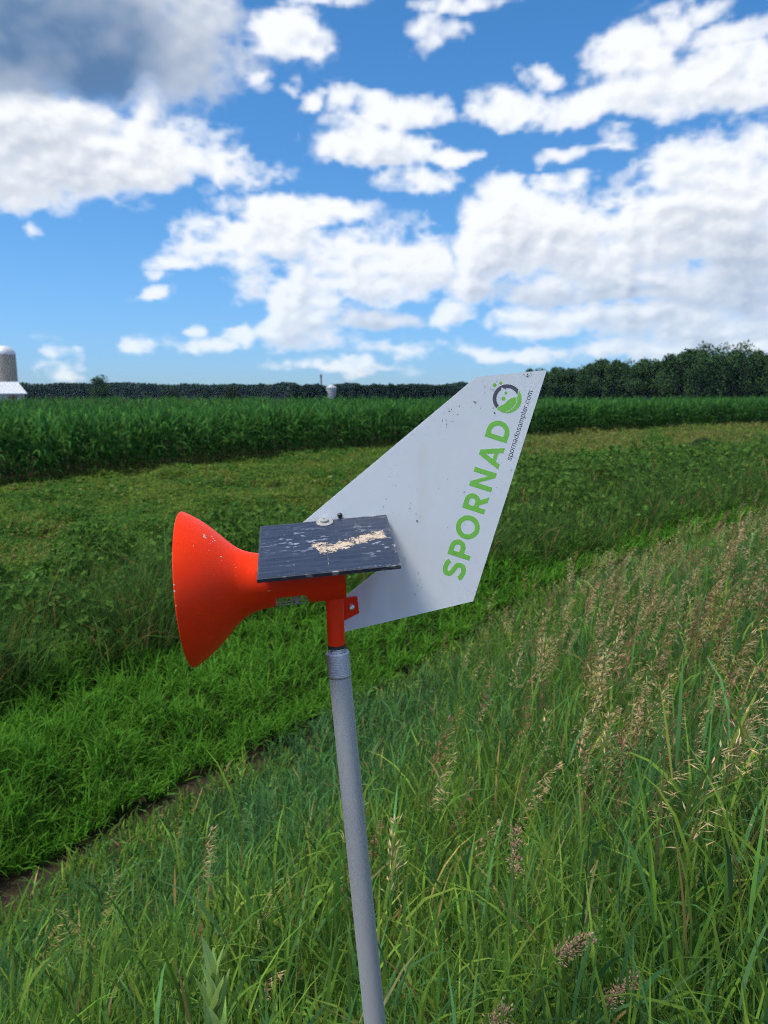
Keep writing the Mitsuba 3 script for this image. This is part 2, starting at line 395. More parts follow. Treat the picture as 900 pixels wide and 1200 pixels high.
# lettering
CAP = 27.0
eu, ev = np.array([.302, -.953]), np.array([-.953, -.302])
O0 = np.array([549.9, 657.0])
wS = .215                                                # stroke in units of the capital height
def arc(cx, cy, rx, ry, a0, a1, n=40):
    a = np.radians(np.linspace(a0, a1, n)); return [(cx + rx * math.cos(t), cy + ry * math.sin(t)) for t in a]
def stroke(pts, w=wS, cap='flat', join='mitre'):
    return LineString(pts).buffer(w / 2, cap_style=cap, join_style=join)
h_ = wS / 2
def glyph(ch):
    if ch == 'O': return Point(0, 0).buffer(1, 64).intersection(Polygon(arc(0, 0, 1, 1, 0, 360, 90))) and affinity.translate(affinity.scale(Point(0, 0).buffer(1, 48), .52, .52).difference(affinity.scale(Point(0, 0).buffer(1, 48), .52 - wS, .52 - wS)), .52, .5)
    if ch == 'P': return unary_union([sbox(0, 0, wS, 1), stroke([(.05, 1 - h_), (.40, 1 - h_)] + arc(.40, .655, .235, .345 - h_, 90, -90) + [(.05, .31 + h_)])])
    if ch == 'R': return unary_union([glyph('P'), Polygon([(.30, .34), (.54, .34), (.78, 0), (.53, 0)])])
    if ch == 'N': return unary_union([sbox(0, 0, wS, 1), sbox(.64, 0, .64 + wS, 1), Polygon([(0, 1), (.20, 1), (.855, 0), (.655, 0)])])
    if ch == 'A': return unary_union([Polygon([(0, 0), (.23, 0), (.60, 1), (.38, 1)]), Polygon([(.98, 0), (.75, 0), (.38, 1), (.60, 1)]), sbox(.22, .20, .76, .37)])
    if ch == 'D': return unary_union([sbox(0, 0, wS, 1), stroke([(.05, 1 - h_), (.36, 1 - h_)] + arc(.36, .5, .49 - h_, .5 - h_, 90, -90) + [(.05, h_)])])
    if ch == 'S':
        pts = [(.70, .80), (.56, .885), (.40, .905), (.24, .875), (.145, .79), (.145, .69), (.22, .59), (.40, .525), (.56, .455), (.635, .36), (.62, .22), (.53, .135), (.38, .095), (.20, .125), (.06, .215)]
        P = np.array(pts); tt = np.arange(len(P)); f = [PchipInterpolator(tt, P[:, j]) for j in (0, 1)]
        s = np.linspace(0, len(P) - 1, 90); return stroke(np.stack([f[0](s), f[1](s)], 1), wS * .96, join='round')
def place(poly, u):
    return affinity.affine_transform(poly, [eu[0] * CAP, ev[0] * CAP, eu[1] * CAP, ev[1] * CAP, O0[0] + eu[0] * u, O0[1] + eu[1] * u])
word = [place(glyph(c), u) for c, u in (('S', -25.5), ('P', 0), ('O', 22.8), ('R', 56.8), ('N', 84.0), ('A', 112.0), ('D', 144.3))]
mat('m_green', type='twosided', nested={'type': 'principled', 'base_color': {'type': 'rgb', 'value': [.20, .55, .075]}, 'roughness': .4})
mat('m_ink', type='twosided', nested={'type': 'principled', 'base_color': {'type': 'rgb', 'value': [.085, .085, .105]}, 'roughness': .4})
put(S + '__vane__lettering', oriented(trimesh.util.concatenate([slab(poly_px(w), .0001, .00035) for w in word]), M_v), 'm_green', label='large green capital letters running up the vane')
c0 = np.array([594.3, 467.3]); k5 = 1 / 4.615
P5 = lambda *pts: [(500 + x * k5, 430 + y * k5) for x, y in pts]
disc = lambda x, y, r: Point(*P5((x, y))[0]).buffer(r * k5, 24)
ringp = Point(*c0).buffer(16.9, 48).difference(Point(*c0).buffer(12.6, 48))
def smooth_line(pts, n=60):
    P = np.array(pts, float); tt = np.r_[0, np.cumsum(np.linalg.norm(np.diff(P, axis=0), axis=1))]; s = np.linspace(0, tt[-1], n)
    return np.stack([PchipInterpolator(tt, P[:, j])(s) for j in (0, 1)], 1)
leaf_edge = smooth_line(P5((372, 236), (392, 214), (420, 200), (440, 180), (462, 167), (489, 160), (497, 128)))
full = Point(*c0).buffer(16.9, 48)
half = Polygon(list(map(tuple, leaf_edge)) + P5((560, 100), (560, 320), (330, 320), (345, 240)))
leafp = full.intersection(half)
vein = LineString(smooth_line(P5((480, 158), (488, 185), (470, 215), (430, 243)))).buffer(.45)
greyp = ringp.difference(half.buffer(.9)).difference(disc(408, 118, 7))
greenp = unary_union([leafp.difference(vein), disc(367, 98, 10.5), disc(400, 88, 8), disc(428, 140, 8), disc(415, 171, 10.5)])
put(S + '__vane__emblem', oriented(slab(poly_px(greenp), .0001, .00035), M_v), 'm_green', label='green leaf and bubbles of the round emblem')
put(S + '__vane__emblem_ring', oriented(slab(poly_px(greyp), .0001, .00035), M_v), 'm_ink', label='dark grey arc of the round emblem')
web = meshkit.text_mesh('spornadosampler.com', 1.0, .05)
wl = web.bounds[1, 0]
w0, w1 = np.array([598.6, 540.2]), np.array([624.3, 458.6])
we = (w1 - w0) / wl; wn = np.array([we[1], -we[0]]) ; wn = wn if wn[0] < 0 else -wn
vv = web.vertices
pp = w0 + vv[:, :1] * we + vv[:, 1:2] * wn
uvp = v2(pp)
web.vertices = np.column_stack([uvp, .0001 + vv[:, 2] / .05 * .00025])
put(S + '__vane__web_address', oriented(web, M_v), 'm_ink', label='small dark web address along the vane edge')
# bracket that holds the vane
tab_px = Polygon([(388, 703.4), (404, 701.3), (418.7, 699.4), (420.9, 718.4), (403, 727.6), (388, 731)]).buffer(-1.3).buffer(1.3)
M_d0 = np.stack([vex, vey], 1)
TOFF = VOFF - .0065
tat = on_plane(400, 700, TOFF)
tab2 = Polygon([((on_plane(x, y, 0, vn, tat) - tat) @ M_d0) for x, y in tab_px.exterior.coords[:-1]])
M_t = frame(tat, vex, vey, np.cross(vex, vey))
tab = oriented(slab(tab2, -.006, 0), M_t)
tb0 = on_plane(393, 716)
web_ = oriented(slab(sbox(-.006, -.012, .006, .012), -TOFF - .002, 0), frame(tb0, vex, vey, np.cross(vex, vey)))
put(S + '__bracket', trimesh.util.concatenate([tab, web_]), 'm_orange')
def steel(p, n, uv):
    a = mikit.fbm(p.x * 25, p.y * 25, p.z * 3, 3)
    b = mikit.noise(p.x * 600, p.y * 600, p.z * 40)
    return mikit.mix((.40, .415, .43), (.50, .515, .53), a) 
mat('m_pole', type='principled', base_color=mikit.proc(steel), metallic=.45, roughness=.48, specular=.5)
mat('m_bright', type='roughconductor', material='Al', alpha=.22)
mat('m_dark', type='principled', base_color={'type': 'rgb', 'value': [.03, .03, .032]}, roughness=.5)
sc0 = on_plane(411.8, 711.6, 0, vn, tat)
M_sc = frame(sc0, vex, np.cross(vn, vex), vn)
screw = lathe([(0, -.002), (4.3 * k, -.002), (4.3 * k, .4 * k), (3.4 * k, 1.7 * k), (1.9 * k, 2.4 * k), (1.8 * k, 1.2 * k), (0, 1.2 * k)], M_sc, 32)
put(S + '__screw', screw, 'm_bright', smooth=35)
# fitting between stem and pole, knurled collar, pole
M_p, _ = along(Ptop, Pbot)
gk = lambda r, y0, y1: [(0, y0 * k), (r * k, y0 * k), (r * k, y1 * k), (0, y1 * k)]
put(S + '__gasket', lathe(gk(10.6, -8.2, -4.6), M_p, 48), 'm_dark', smooth=35)
put(S + '__neck', lathe([(0, -5 * k), (8.6 * k, -5 * k), (8.6 * k, -3 * k), (9.4 * k, -2.6 * k), (9.4 * k, 3 * k), (0, 3 * k)], M_p, 48), 'm_bright', smooth=35)
# collar: knurling as real diamonds
nu, nvv = 132, 60
uu = np.arange(nu) * 2 * np.pi / nu
zc = np.linspace(0, 29 * k, nvv)
Vc = []
for j, z in enumerate(zc):
    ph = j / (nvv - 1) * 18
    bump = (np.cos(30 * uu + ph * 2.6) * np.cos(30 * uu - ph * 2.6)) * .12
    edge = min(1, min(j, nvv - 1 - j) / 3)
    r = (13.7 + .3 * edge + bump * edge) * k
    Vc.append(np.stack([r * np.cos(uu), r * np.sin(uu), np.full(nu, z)], 1))
lipr = lambda r, z: np.stack([r * k * np.cos(uu), r * k * np.sin(uu), np.full(nu, z * k)], 1)
rows = [lipr(9.2, 2.4), lipr(11.8, 1.2), lipr(12.8, -.2), lipr(13.4, -.4)] + Vc + [lipr(13.2, 29.6)]
Vc = np.vstack(rows)
i = (np.arange(len(rows) - 1)[:, None] * nu + np.arange(nu)[None]).ravel(); j = (np.arange(len(rows) - 1)[:, None] * nu + (np.arange(nu)[None] + 1) % nu).ravel()
collar = trimesh.Trimesh(Vc, np.vstack([np.stack([i, j, j + nu], 1), np.stack([i, j + nu, i + nu], 1)]), process=False)
collar = oriented(collar, M_p)
mat('m_collar', type='twosided', nested={'type': 'roughconductor', 'material': 'Al', 'alpha': .34, 'specular_reflectance': {'type': 'rgb', 'value': [.76, .76, .79]}})
put(S + '__collar', collar, 'm_collar', smooth=50)
plen = (Ptop[2] + .35) / pdir[2]
rp = 12.95 * k
put(S + '__pole', lathe([(0, 28 * k), (rp - .0008, 28 * k), (rp, 29.4 * k), (rp, plen), (0, plen)], M_p, 96), 'm_pole', smooth=35)
# droppings, chips and crumbs stuck to the paint, where they are
def on_mesh(mesh, px, py):
    loc, _, tid = mesh.ray.intersects_location([EYE], [ray(px, py)])
    j = int(np.argmin(np.linalg.norm(loc - EYE, axis=1)))
    n_ = mesh.face_normals[tid[j]]
    return loc[j], n_ if np.dot(n_, EYE - loc[j]) > 0 else -n_
dq = np.random.default_rng(4)
def blob(p, n_, r, h=.25):
    m = trimesh.creation.icosphere(subdivisions=2, radius=1)
    m.vertices *= (.7 + .6 * meshkit.fbm(m.vertices * 2 + p * 900, 2, 3))[:, None]
    a = np.cross(n_, [.3, .2, .9]); a /= np.linalg.norm(a)
    m.vertices *= [r, r * dq.uniform(.6, 1.3), r * h]
    return oriented(m, frame(p, a, np.cross(n_, a), n_))
horn_w = oriented(horn, M_ax)
def specks(key, spots, mesh, bsdf):
    put(key, trimesh.util.concatenate([blob(*on_mesh(mesh, x, y), r * k) for x, y, r in spots]), bsdf, smooth=True)
mat('m_dropping', type='diffuse', reflectance={'type': 'rgb', 'value': [.62, .50, .36]})
mat('m_chip', type='diffuse', reflectance={'type': 'rgb', 'value': [.80, .70, .64]})
mat('m_crumb', type='diffuse', reflectance={'type': 'rgb', 'value': [.07, .055, .035]})
specks(S + '__horn__dropping', [(239.6, 627.5, 1.5), (240.8, 630.2, 1.3), (238.8, 629, .9), (259.4, 652.6, 1.5)], horn_w, 'm_dropping')
specks(S + '__horn__paint_chip', [(248.3, 628.6, .8), (250.2, 631.6, .9), (251.8, 633.6, .8), (249.2, 634.6, .7), (246.8, 637, .5), (256.2, 640.8, .4), (226.8, 639.6, .5), (245, 645, .4), (204.0, 685.5, .7), (204.6, 693, .8), (206.5, 710, .5), (234.5, 719, .5), (276.5, 665, .4), (281, 690, .4), (262, 700, .35), (240, 672, .35)], horn_w, 'm_chip')
specks(S + '__horn__crumb', [(259.7, 652.4, .7), (241.4, 628.4, .5), (238.6, 631.4, .5)], horn_w, 'm_crumb')
fl = []
for cx_, cy_, sx_, sy_, m_ in ((524, 488, 11, 10, 14), (618, 439, 6, 4, 12), (560, 470, 40, 22, 8), (470, 570, 40, 30, 10), (520, 600, 30, 50, 9), (490, 660, 40, 40, 8), (575, 450, 14, 6, 8), (600, 560, 20, 60, 6)):
    for _ in range(m_):
        x_, y_ = cx_ + dq.normal() * sx_ * .6, cy_ + dq.normal() * sy_ * .6
        if vane_px.buffer(-2).contains(Point(x_, y_)):
            l_, t_ = abs(dq.normal(0, .9)) + .35, dq.uniform(0, math.pi)
            fl.append(affinity.rotate(sbox(x_ - l_ / 2, y_ - .16, x_ + l_ / 2, y_ + .16).buffer(.06, 2), math.degrees(t_)))
fl += [Point(579.5, 483.8).buffer(.9), Point(488.6, 610.5).buffer(1.0), Point(487.5, 602).buffer(.5), Point(486, 696.5).buffer(.6)]
put(S + '__vane__crumb', oriented(trimesh.util.concatenate([slab(poly_px(f_), .0001, .0007) for f_ in fl]), M_v), 'm_crumb', kind='stuff')
# solar panel: a rectangle through four photo corners
r_ = [ray(300.5, 679.5), ray(470.0, 662.5), ray(453.0, 603.0), ray(305.0, 616.8)]
dfl = .810
sol = np.linalg.solve(np.stack([-r_[1], r_[2], -r_[3]], 1), -dfl * r_[0])
c_ = [EYE + r_[0] * dfl, EYE + r_[1] * sol[0], EYE + r_[2] * sol[1], EYE + r_[3] * sol[2]]
pe1 = c_[1] - c_[0]; pw = np.linalg.norm(pe1); pe1 /= pw
pe2 = c_[3] - c_[0]; skew = np.dot(pe2, pe1); pe2 = pe2 - skew * pe1; pdp = np.linalg.norm(pe2); pe2 /= pdp
pn = np.cross(pe1, pe2)
PANEL = dict(depths=[dfl, *sol.tolist()], w=pw, d=pdp, skew=skew)
M_pan = frame(c_[0] + pe1 * skew * .5, pe1, pe2, pn)
def rbox(x0, x1, y0, y1, z0, z1, r=.0012):
    g = sbox(x0, y0, x1, y1).buffer(-r).buffer(r)
    return slab(g, z0, z1)
_inv = np.linalg.inv(M_pan)
def local(p):
    return [float(_inv[j, 0]) * p.x + float(_inv[j, 1]) * p.y + float(_inv[j, 2]) * p.z + float(_inv[j, 3]) for j in range(2)]
def dirt(p):
    """droppings and caked chaff along the middle of the panel, white scratches in patches: cover and tone"""
    x, y = local(p)
    a, b = x / float(pw), y / float(pdp)
    n = .55 * mikit.fbm(x * 120, y * 210, 0.3, 5) + .45 * mikit.fbm(x * 480, y * 700, 5.3, 3)
    nn = mikit.fbm(x * 500, y * 700, 2.3, 3)
    line = .54 + .05 * dr.sin(a * 9) + .10 * (mikit.noise(a * 6, 3.0) - .5)
    band = dr.exp(-dr.square((b - line) / .15)) * mikit.smoothstep(.33, .44, a) * mikit.smoothstep(1.0, .92, a)
    tan_ = mikit.smoothstep(.585, .625, band * .32 + n * .66)
    sc = mikit.smoothstep(.63, .70, mikit.fbm(x * 110 + 7, y * 260, 9.0, 4))
    patch = dr.maximum(dr.exp(-dr.square((b - .62) / .18) - dr.square((a - .3) / .22)), dr.maximum(dr.exp(-dr.square((b - .4) / .2) - dr.square((a - .9) / .12)), .35 * mikit.smoothstep(.5, .7, mikit.noise(a * 5, b * 4, 4.0))))
    edge = mikit.smoothstep(.05, .0, b) * mikit.smoothstep(.4, .6, a) * .6
    white = dr.clip(sc * patch * 1.3 + edge * mikit.smoothstep(.45, .6, nn), 0, 1)
    return tan_, white, nn, a, b
def cell_c(p, n, uv):
    t, w, nn, a, b = dirt(p)
    lines = mikit.smoothstep(.55, .95, dr.sin(b * 75))
    c = mikit.mix((.018, .026, .050), (.040, .052, .085), mikit.fbm(a * 9, b * 40, 1.0, 3))
    c = mikit.mix(c, (.050, .066, .10), lines * .35)
    c = mikit.mix(c, (.30, .35, .45), w * .6)
    return mikit.mix(c, mikit.mix((.28, .20, .13), (.66, .56, .44), nn), t)
def cell_r(p, n, uv):
    t, w, nn, a, b = dirt(p)
    return dr.clip(.30 + .15 * nn + .5 * dr.maximum(t, w), 0, 1)
mat('m_cell', type='principled', base_color=mikit.proc(cell_c), roughness=mikit.proc(cell_r), specular=.35)
def frame_c(p, n, uv):
    g1, g2 = mikit.fbm(p.x * 140, p.y * 140, p.z * 140, 3), mikit.fbm(p.x * 70 + 4, p.y * 70, p.z * 70, 3)
    c = mikit.mix((.022, .028, .045), (.065, .07, .085), g1)
    return mikit.mix(c, (.42, .40, .37), mikit.smoothstep(.58, .72, g2) * mikit.smoothstep(.35, .6, g1) * .7)
mat('m_panel', type='principled', base_color=mikit.proc(frame_c), roughness=.45, specular=.5)
put(S + '__solar_panel', oriented(rbox(0, pw, 0, pdp, -.0046, 0), M_pan), 'm_panel')
mg, gap = .0024, .0007
cw = (pw - 2 * mg - 3 * gap) / 4
for n_ in range(4):
    x0 = mg + n_ * (cw + gap)
    put(S + '__solar_panel__cell' + (f'_{n_:03d}' if n_ else ''), oriented(rbox(x0, x0 + cw, mg, pdp - mg, -.001, .0004, .0006), M_pan), 'm_cell')
def on_panel(px, py, lift=0.0):
    r = ray(px, py); return EYE + r * (np.dot(c_[0] - EYE, pn) / np.dot(r, pn)) + pn * lift
wa = on_panel(380.5, 612.5)
M_w = frame(wa, pe1, pe2, pn)
put(S + '__solar_panel__washer', lathe([(0, 0), (10.2 * k, 0), (10.2 * k, 1.2 * k), (6 * k, 2.0 * k), (5.5 * k, 2.0 * k), (5.0 * k, 4.4 * k), (3.6 * k, 5.2 * k), (1.5 * k, 5.2 * k), (1.3 * k, 4.4 * k), (0, 4.4 * k)], M_w, 40), 'm_greyplastic', smooth=35)
ba = on_panel(398.5, 607)
put(S + '__solar_panel__bolt', lathe([(0, 0), (2.2 * k, 0), (2.2 * k, 2.6 * k), (3.2 * k, 3.0 * k), (3.0 * k, 5.6 * k), (1.5 * k, 6.6 * k), (0, 6.8 * k)], frame(ba, pe1, pe2, pn), 20), 'm_dark', smooth=35)
# post that carries the panel on the body
ms_ = np.dot(c_[0] + pe1 * pw * .5 + pe2 * pdp * .4 - A, ax)
foot = A + ax * ms_ + pn * 20 * q
head = A + ax * ms_ - pn * (np.dot(A + ax * ms_ - c_[0], pn) + .0062)
mp, lp = along(foot, head)
put(S + '__panel_mount', lathe([(0, 0), (16 * q, 0), (14 * q, lp), (0, lp)], mp, 40), 'm_orange', smooth=35)

exec_rest = True
# ------------------------------------------------------------------ grass of the near bank
G1, G2, G3, G4 = (.168, .298, .044), (.128, .258, .050), (.230, .345, .060), (.090, .198, .040)
BG = (.105, .235, .080)
STRAW, RUST = (.40, .29, .12), (.25, .10, .045)
def near_tone(x, y, n):
    c = tint(n, G1, G2, G3, G4, BG, p=[.30, .24, .18, .18, .10])
    blue = (n2(x, y, .55, 23) + .07 * (x < .1) + rng.normal(0, .05, n)) > .56
    c[blue] = tint(int(blue.sum()), BG, (.085, .210, .068), (.095, .215, .054))
    dead = rng.random(n) < .035
    c[dead] = tint(int(dead.sum()), STRAW, (.34, .27, .12), (.20, .20, .08), p=[.4, .3, .3])
    return c
def near_height(x, y, s):
    return (.34 + .42 * n2(x, y, .9, 11) + .26 * n2(x, y, 2.6, 17)) * np.clip(.16 + (-s) * .27, .16, 1.0)
xy, d = polar(44000, 1.0, 26, 46)
s = side(xy[:, 0], xy[:, 1])
edge = np.interp(xy[:, 0], [-2.4, -1.2, .3], [-.28, -.04, .2]) + (n2(xy[:, 0], xy[:, 1], 1.5, 29) - .5) * .8
xy, d, s = xy[s < edge], d[s < edge], s[s < edge]
n = len(xy)
H = near_height(xy[:, 0], xy[:, 1], s) * np.exp(rng.normal(0, .16, n))
saz = rng.uniform(-np.pi, np.pi, n); sl = np.abs(rng.normal(.12, .1, n))
gz = ground(xy[:, 0], xy[:, 1])
root = np.column_stack([xy, gz - .02])
big = np.clip(d / 3.0, 1, 4) ** .75
scol = near_tone(xy[:, 0], xy[:, 1], n)
ms = [blades(root, H, .0028 * big, saz, sl, rng.uniform(0, .35, n), scol, 2, None, 6.0)]
for lv in range(5):
    f = np.clip(.12 + .17 * lv + rng.normal(0, .06, n), .02, .92)
    base = root + np.column_stack([np.cos(saz) * np.sin(sl) * H * f, np.sin(saz) * np.sin(sl) * H * f, np.cos(sl) * H * f])
    ln = rng.uniform(.11, .30, n) * np.clip(.35 + 1.1 * H, .3, 1.15)
    w = rng.uniform(.0046, .0098, n) * big * np.interp(xy[:, 0], [-.3, .5], [1.4, 1.0])
    az = saz + lv * 2.6 + rng.normal(0, .6, n)
    lean, droop = np.abs(rng.normal(.42 - .05 * lv, .22, n)), np.abs(rng.normal(.75, .55, n))
    col = scol * np.exp(rng.normal(0, .22, (n, 1)))
    tw = rng.normal(0, .5, n)
    for sel, ns in ((d < 3.6, 4), (d >= 3.6, 2)):
        ms.append(blades(base[sel], ln[sel], w[sel], az[sel], lean[sel], droop[sel], col[sel], ns, tw[sel], 2.4))
# blades from the root between the stems
xy, d = polar(72000, 1.0, 22, 46)
s = side(xy[:, 0], xy[:, 1]) + (n2(xy[:, 0], xy[:, 1], 1.6, 19) - .5) * .5
kk = s < np.interp(xy[:, 0], [-2.4, -1.2, .3], [-.26, .0, .22])
xy, d, s = xy[kk], d[kk], s[kk]
n = len(xy)
h = near_height(xy[:, 0], xy[:, 1], s) * rng.uniform(.45, .95, n)
big = np.clip(d / 3.2, 1, 4) ** .75
ms.append(blades(np.column_stack([xy, ground(xy[:, 0], xy[:, 1]) - .02]), h, rng.uniform(.005, .0105, n) * big, rng.uniform(-np.pi, np.pi, n), np.abs(rng.normal(.14, .15, n)), np.abs(rng.normal(.8, .6, n)), near_tone(xy[:, 0], xy[:, 1], n), 3, rng.normal(0, .5, n)))
putv('grass', join(*ms), label='tall mixed green grass on the near ditch bank', category='grass', kind='stuff')
# low broadleaf herbs between the grass
xy, d = polar(16000, 1.1, 12, 46)
kk = (side(xy[:, 0], xy[:, 1]) < -.5) & (n2(xy[:, 0], xy[:, 1], 1.4, 41) > .50)
xy, d = xy[kk], d[kk]; n = len(xy)
zc_ = ground(xy[:, 0], xy[:, 1]) + rng.uniform(.05, .42, n)
putv('herb_undergrowth', leaves(np.column_stack([xy, zc_]), rng.uniform(.014, .04, n) * np.clip(d / 3, 1, 2.5), .55, tint(n, (.07, .165, .04), (.09, .19, .05), (.05, .13, .045))), label='small leafy herbs growing low among the grass', category='undergrowth', kind='stuff')

# ------------------------------------------------------------------ lush grass in the ditch bottom
xy, d = polar(330000, 3.2, 32, 46)
s = side(xy[:, 0], xy[:, 1]) + (n2(xy[:, 0], xy[:, 1], 1.1, 61) - .5) * .5
kk = (s > np.interp(xy[:, 0], [-2.4, -1.2, .3], [.14, .0, -.05])) & (s < np.interp(xy[:, 0], [-1.5, 2.0, 4.0], [2.5, 1.0, .55]))
xy, d, s = xy[kk], d[kk], s[kk]; n = len(xy)
cell = .11 * np.maximum(1, d / 6)
cx = np.floor(xy / cell[:, None])
j1 = meshkit.noise(np.stack([cx[:, 0] * 1.37, cx[:, 1] * 1.71, cx[:, 0] * 0 + .3], -1), 3); j2 = meshkit.noise(np.stack([cx[:, 0] * 1.91, cx[:, 1] * 1.23, cx[:, 0] * 0 + .8], -1), 6)
off = xy - (cx + np.stack([j1, j2], 1)) * cell[:, None]
mt_, _w = mounds(xy[:, 0], xy[:, 1], .48, 62)
stemz = (.04 + .40 * mt_ * (.5 + n2(xy[:, 0], xy[:, 1], 1.2, 63))) * rng.random(n) ** .4 * np.clip((s - .2) * 3, .35, 1)
P = np.column_stack([xy - off * .35, ground(xy[:, 0], xy[:, 1]) + stemz])
putv('ditch_grass', blades(P, rng.uniform(.12, .26, n) * np.clip(d / 9, 1, 1.6), rng.uniform(.009, .0165, n) * np.clip(d / 6, 1, 3) ** .8, rng.uniform(-np.pi, np.pi, n), np.abs(rng.normal(.55, .35, n)), np.abs(rng.normal(.8, .5, n)),
     tint(n, (.101, .271, .027), (.086, .238, .029), (.122, .298, .038)), 3, rng.normal(0, .4, n)), label='lush bright green grass along the ditch bottom', category='grass', kind='stuff')

# ------------------------------------------------------------------ rank growth on the far bank
xy, d = polar(380000, 4.5, 60, 46)
s = side(xy[:, 0], xy[:, 1]) + (n2(xy[:, 0], xy[:, 1], .8, 71) - .5) * .9
kk = (s > np.interp(xy[:, 0], [-1.5, 2.0, 4.0], [2.15, .75, .35])) & (s < 5.4)
xy, d, s = xy[kk], d[kk], s[kk]; n = len(xy)
mb_, whob = mounds(xy[:, 0], xy[:, 1], 1.15, 72)
gh = .35 * n2(xy[:, 0], xy[:, 1], .9, 73) + .65 * mb_
isleaf = (rng.random(n) < np.clip((s - np.interp(xy[:, 0], [0, 4], [2.6, .9])) * .32 + (n2(xy[:, 0], xy[:, 1], .6, 75) - .5) * 2.2, .08, .9))
P = np.column_stack([xy, ground(xy[:, 0], xy[:, 1])])
g = ~isleaf; ng = int(g.sum())
hb = (.16 + .95 * gh[g] ** 1.3) * np.exp(rng.normal(0, .2, ng)) * np.clip(1.2 - (s[g] - 2.2) * .16, .5, 1.2)
cb = tint(ng, (.075, .163, .034), (.094, .193, .043), (.064, .137, .043), (.125, .222, .043))
dd = rng.random(ng) < .05
cb[dd] = tint(int(dd.sum()), (.490, .296, .129), (.302, .133, .064))
b1 = blades(P[g], hb, rng.uniform(.008, .016, ng) * np.clip(d[g] / 8, 1, 5) ** .8, rng.uniform(-np.pi, np.pi, ng), np.abs(rng.normal(.15, .15, ng)), np.abs(rng.normal(.9, .6, ng)), cb, 3, rng.normal(0, .5, ng))
putv('bank_grass', b1, label='dark rank grass hanging over the far ditch bank', category='grass', kind='stuff')
nl = int(isleaf.sum())
Pl = P[isleaf].copy(); Pl[:, 2] += (.08 + .95 * gh[isleaf]) * rng.random(nl) ** .35 + .03
b2 = leaves(Pl, rng.uniform(.06, .14, nl) * np.clip(d[isleaf] / 9, 1, 4) ** .5, .45, tint(nl, (.094, .201, .037), (.125, .245, .046), (.075, .160, .037)))

# ------------------------------------------------------------------ field margin: low weeds up to the corn
def margin_pts(n, r0, r1, half=46):
    xy, d = polar(n, r0, r1, half)
    s = side(xy[:, 0], xy[:, 1])
    k = (s > 4.2 + (n2(xy[:, 0], xy[:, 1], .5, 81) - .5) * 2) & (xy[:, 1] < _yc(xy[:, 0]) + .6)
    return xy[k], d[k]
xy, d = margin_pts(600000, 7, 85)
n = len(xy)
md, who = mounds(xy[:, 0], xy[:, 1], .55, 82)
md2, who2 = mounds(xy[:, 0], xy[:, 1], 1.5, 86)
md, who = np.maximum(md * (.35 + .6 * who2), md2 * .85), np.where(md2 > md, who2, who)
can = .05 + (.02 + np.interp(xy[:, 0], [-2, 8], [.9, 1.5]) * n2(xy[:, 0], xy[:, 1], .38, 83, 4) ** 1.4) * md * .95 + .10 * n2(xy[:, 0], xy[:, 1], 4.0, 84, 2)
zl = ground(xy[:, 0], xy[:, 1]) + can * rng.random(n) ** .28
tone = .6 * n2(xy[:, 0], xy[:, 1], .35, 85) + .4 * who
cm = np.where((tone + rng.normal(0, .05, n) > .5)[:, None], tint(n, (.150, .232, .040), (.170, .240, .052), (.128, .215, .040)), tint(n, (.085, .200, .036), (.105, .220, .038), (.068, .170, .036)))
ol = (rng.random(n) < np.clip((xy[:, 0] - 1) / 9, 0, .75)) & (n2(xy[:, 0], xy[:, 1], .3, 89) > .40)
cm[ol] = tint(int(ol.sum()), (.215, .245, .060), (.185, .225, .055), (.25, .235, .085))
kk = rng.random(n) < .02 + .16 * (n2(xy[:, 0], xy[:, 1], .42, 87) > .60)
cm[kk] = tint(int(kk.sum()), (.312, .247, .091), (.260, .182, .078), (.364, .338, .130))
lv = rng.random(n) < np.interp(xy[:, 0], [-4, 6], [.78, .52])
b3 = leaves(np.column_stack([xy, zl])[lv], rng.uniform(.05, .125, int(lv.sum())) * np.clip(d[lv] / 14, .8, 5) ** .62, .6, cm[lv])
gv = ~lv; ng = int(gv.sum())
P = np.column_stack([xy, ground(xy[:, 0], xy[:, 1])])[gv]
b4 = blades(P, (can[gv] + .08) * rng.uniform(.7, 1.5, ng), rng.uniform(.008, .014, ng) * np.clip(d[gv] / 9, 1, 6) ** .85, rng.uniform(-np.pi, np.pi, ng), np.abs(rng.normal(.2, .2, ng)), np.abs(rng.normal(.6, .5, ng)), cm[gv], 2)
putv('field_margin_weeds', join(b2, b3, b4), label='low leafy weeds covering the strip before the corn', category='weeds', kind='stuff')

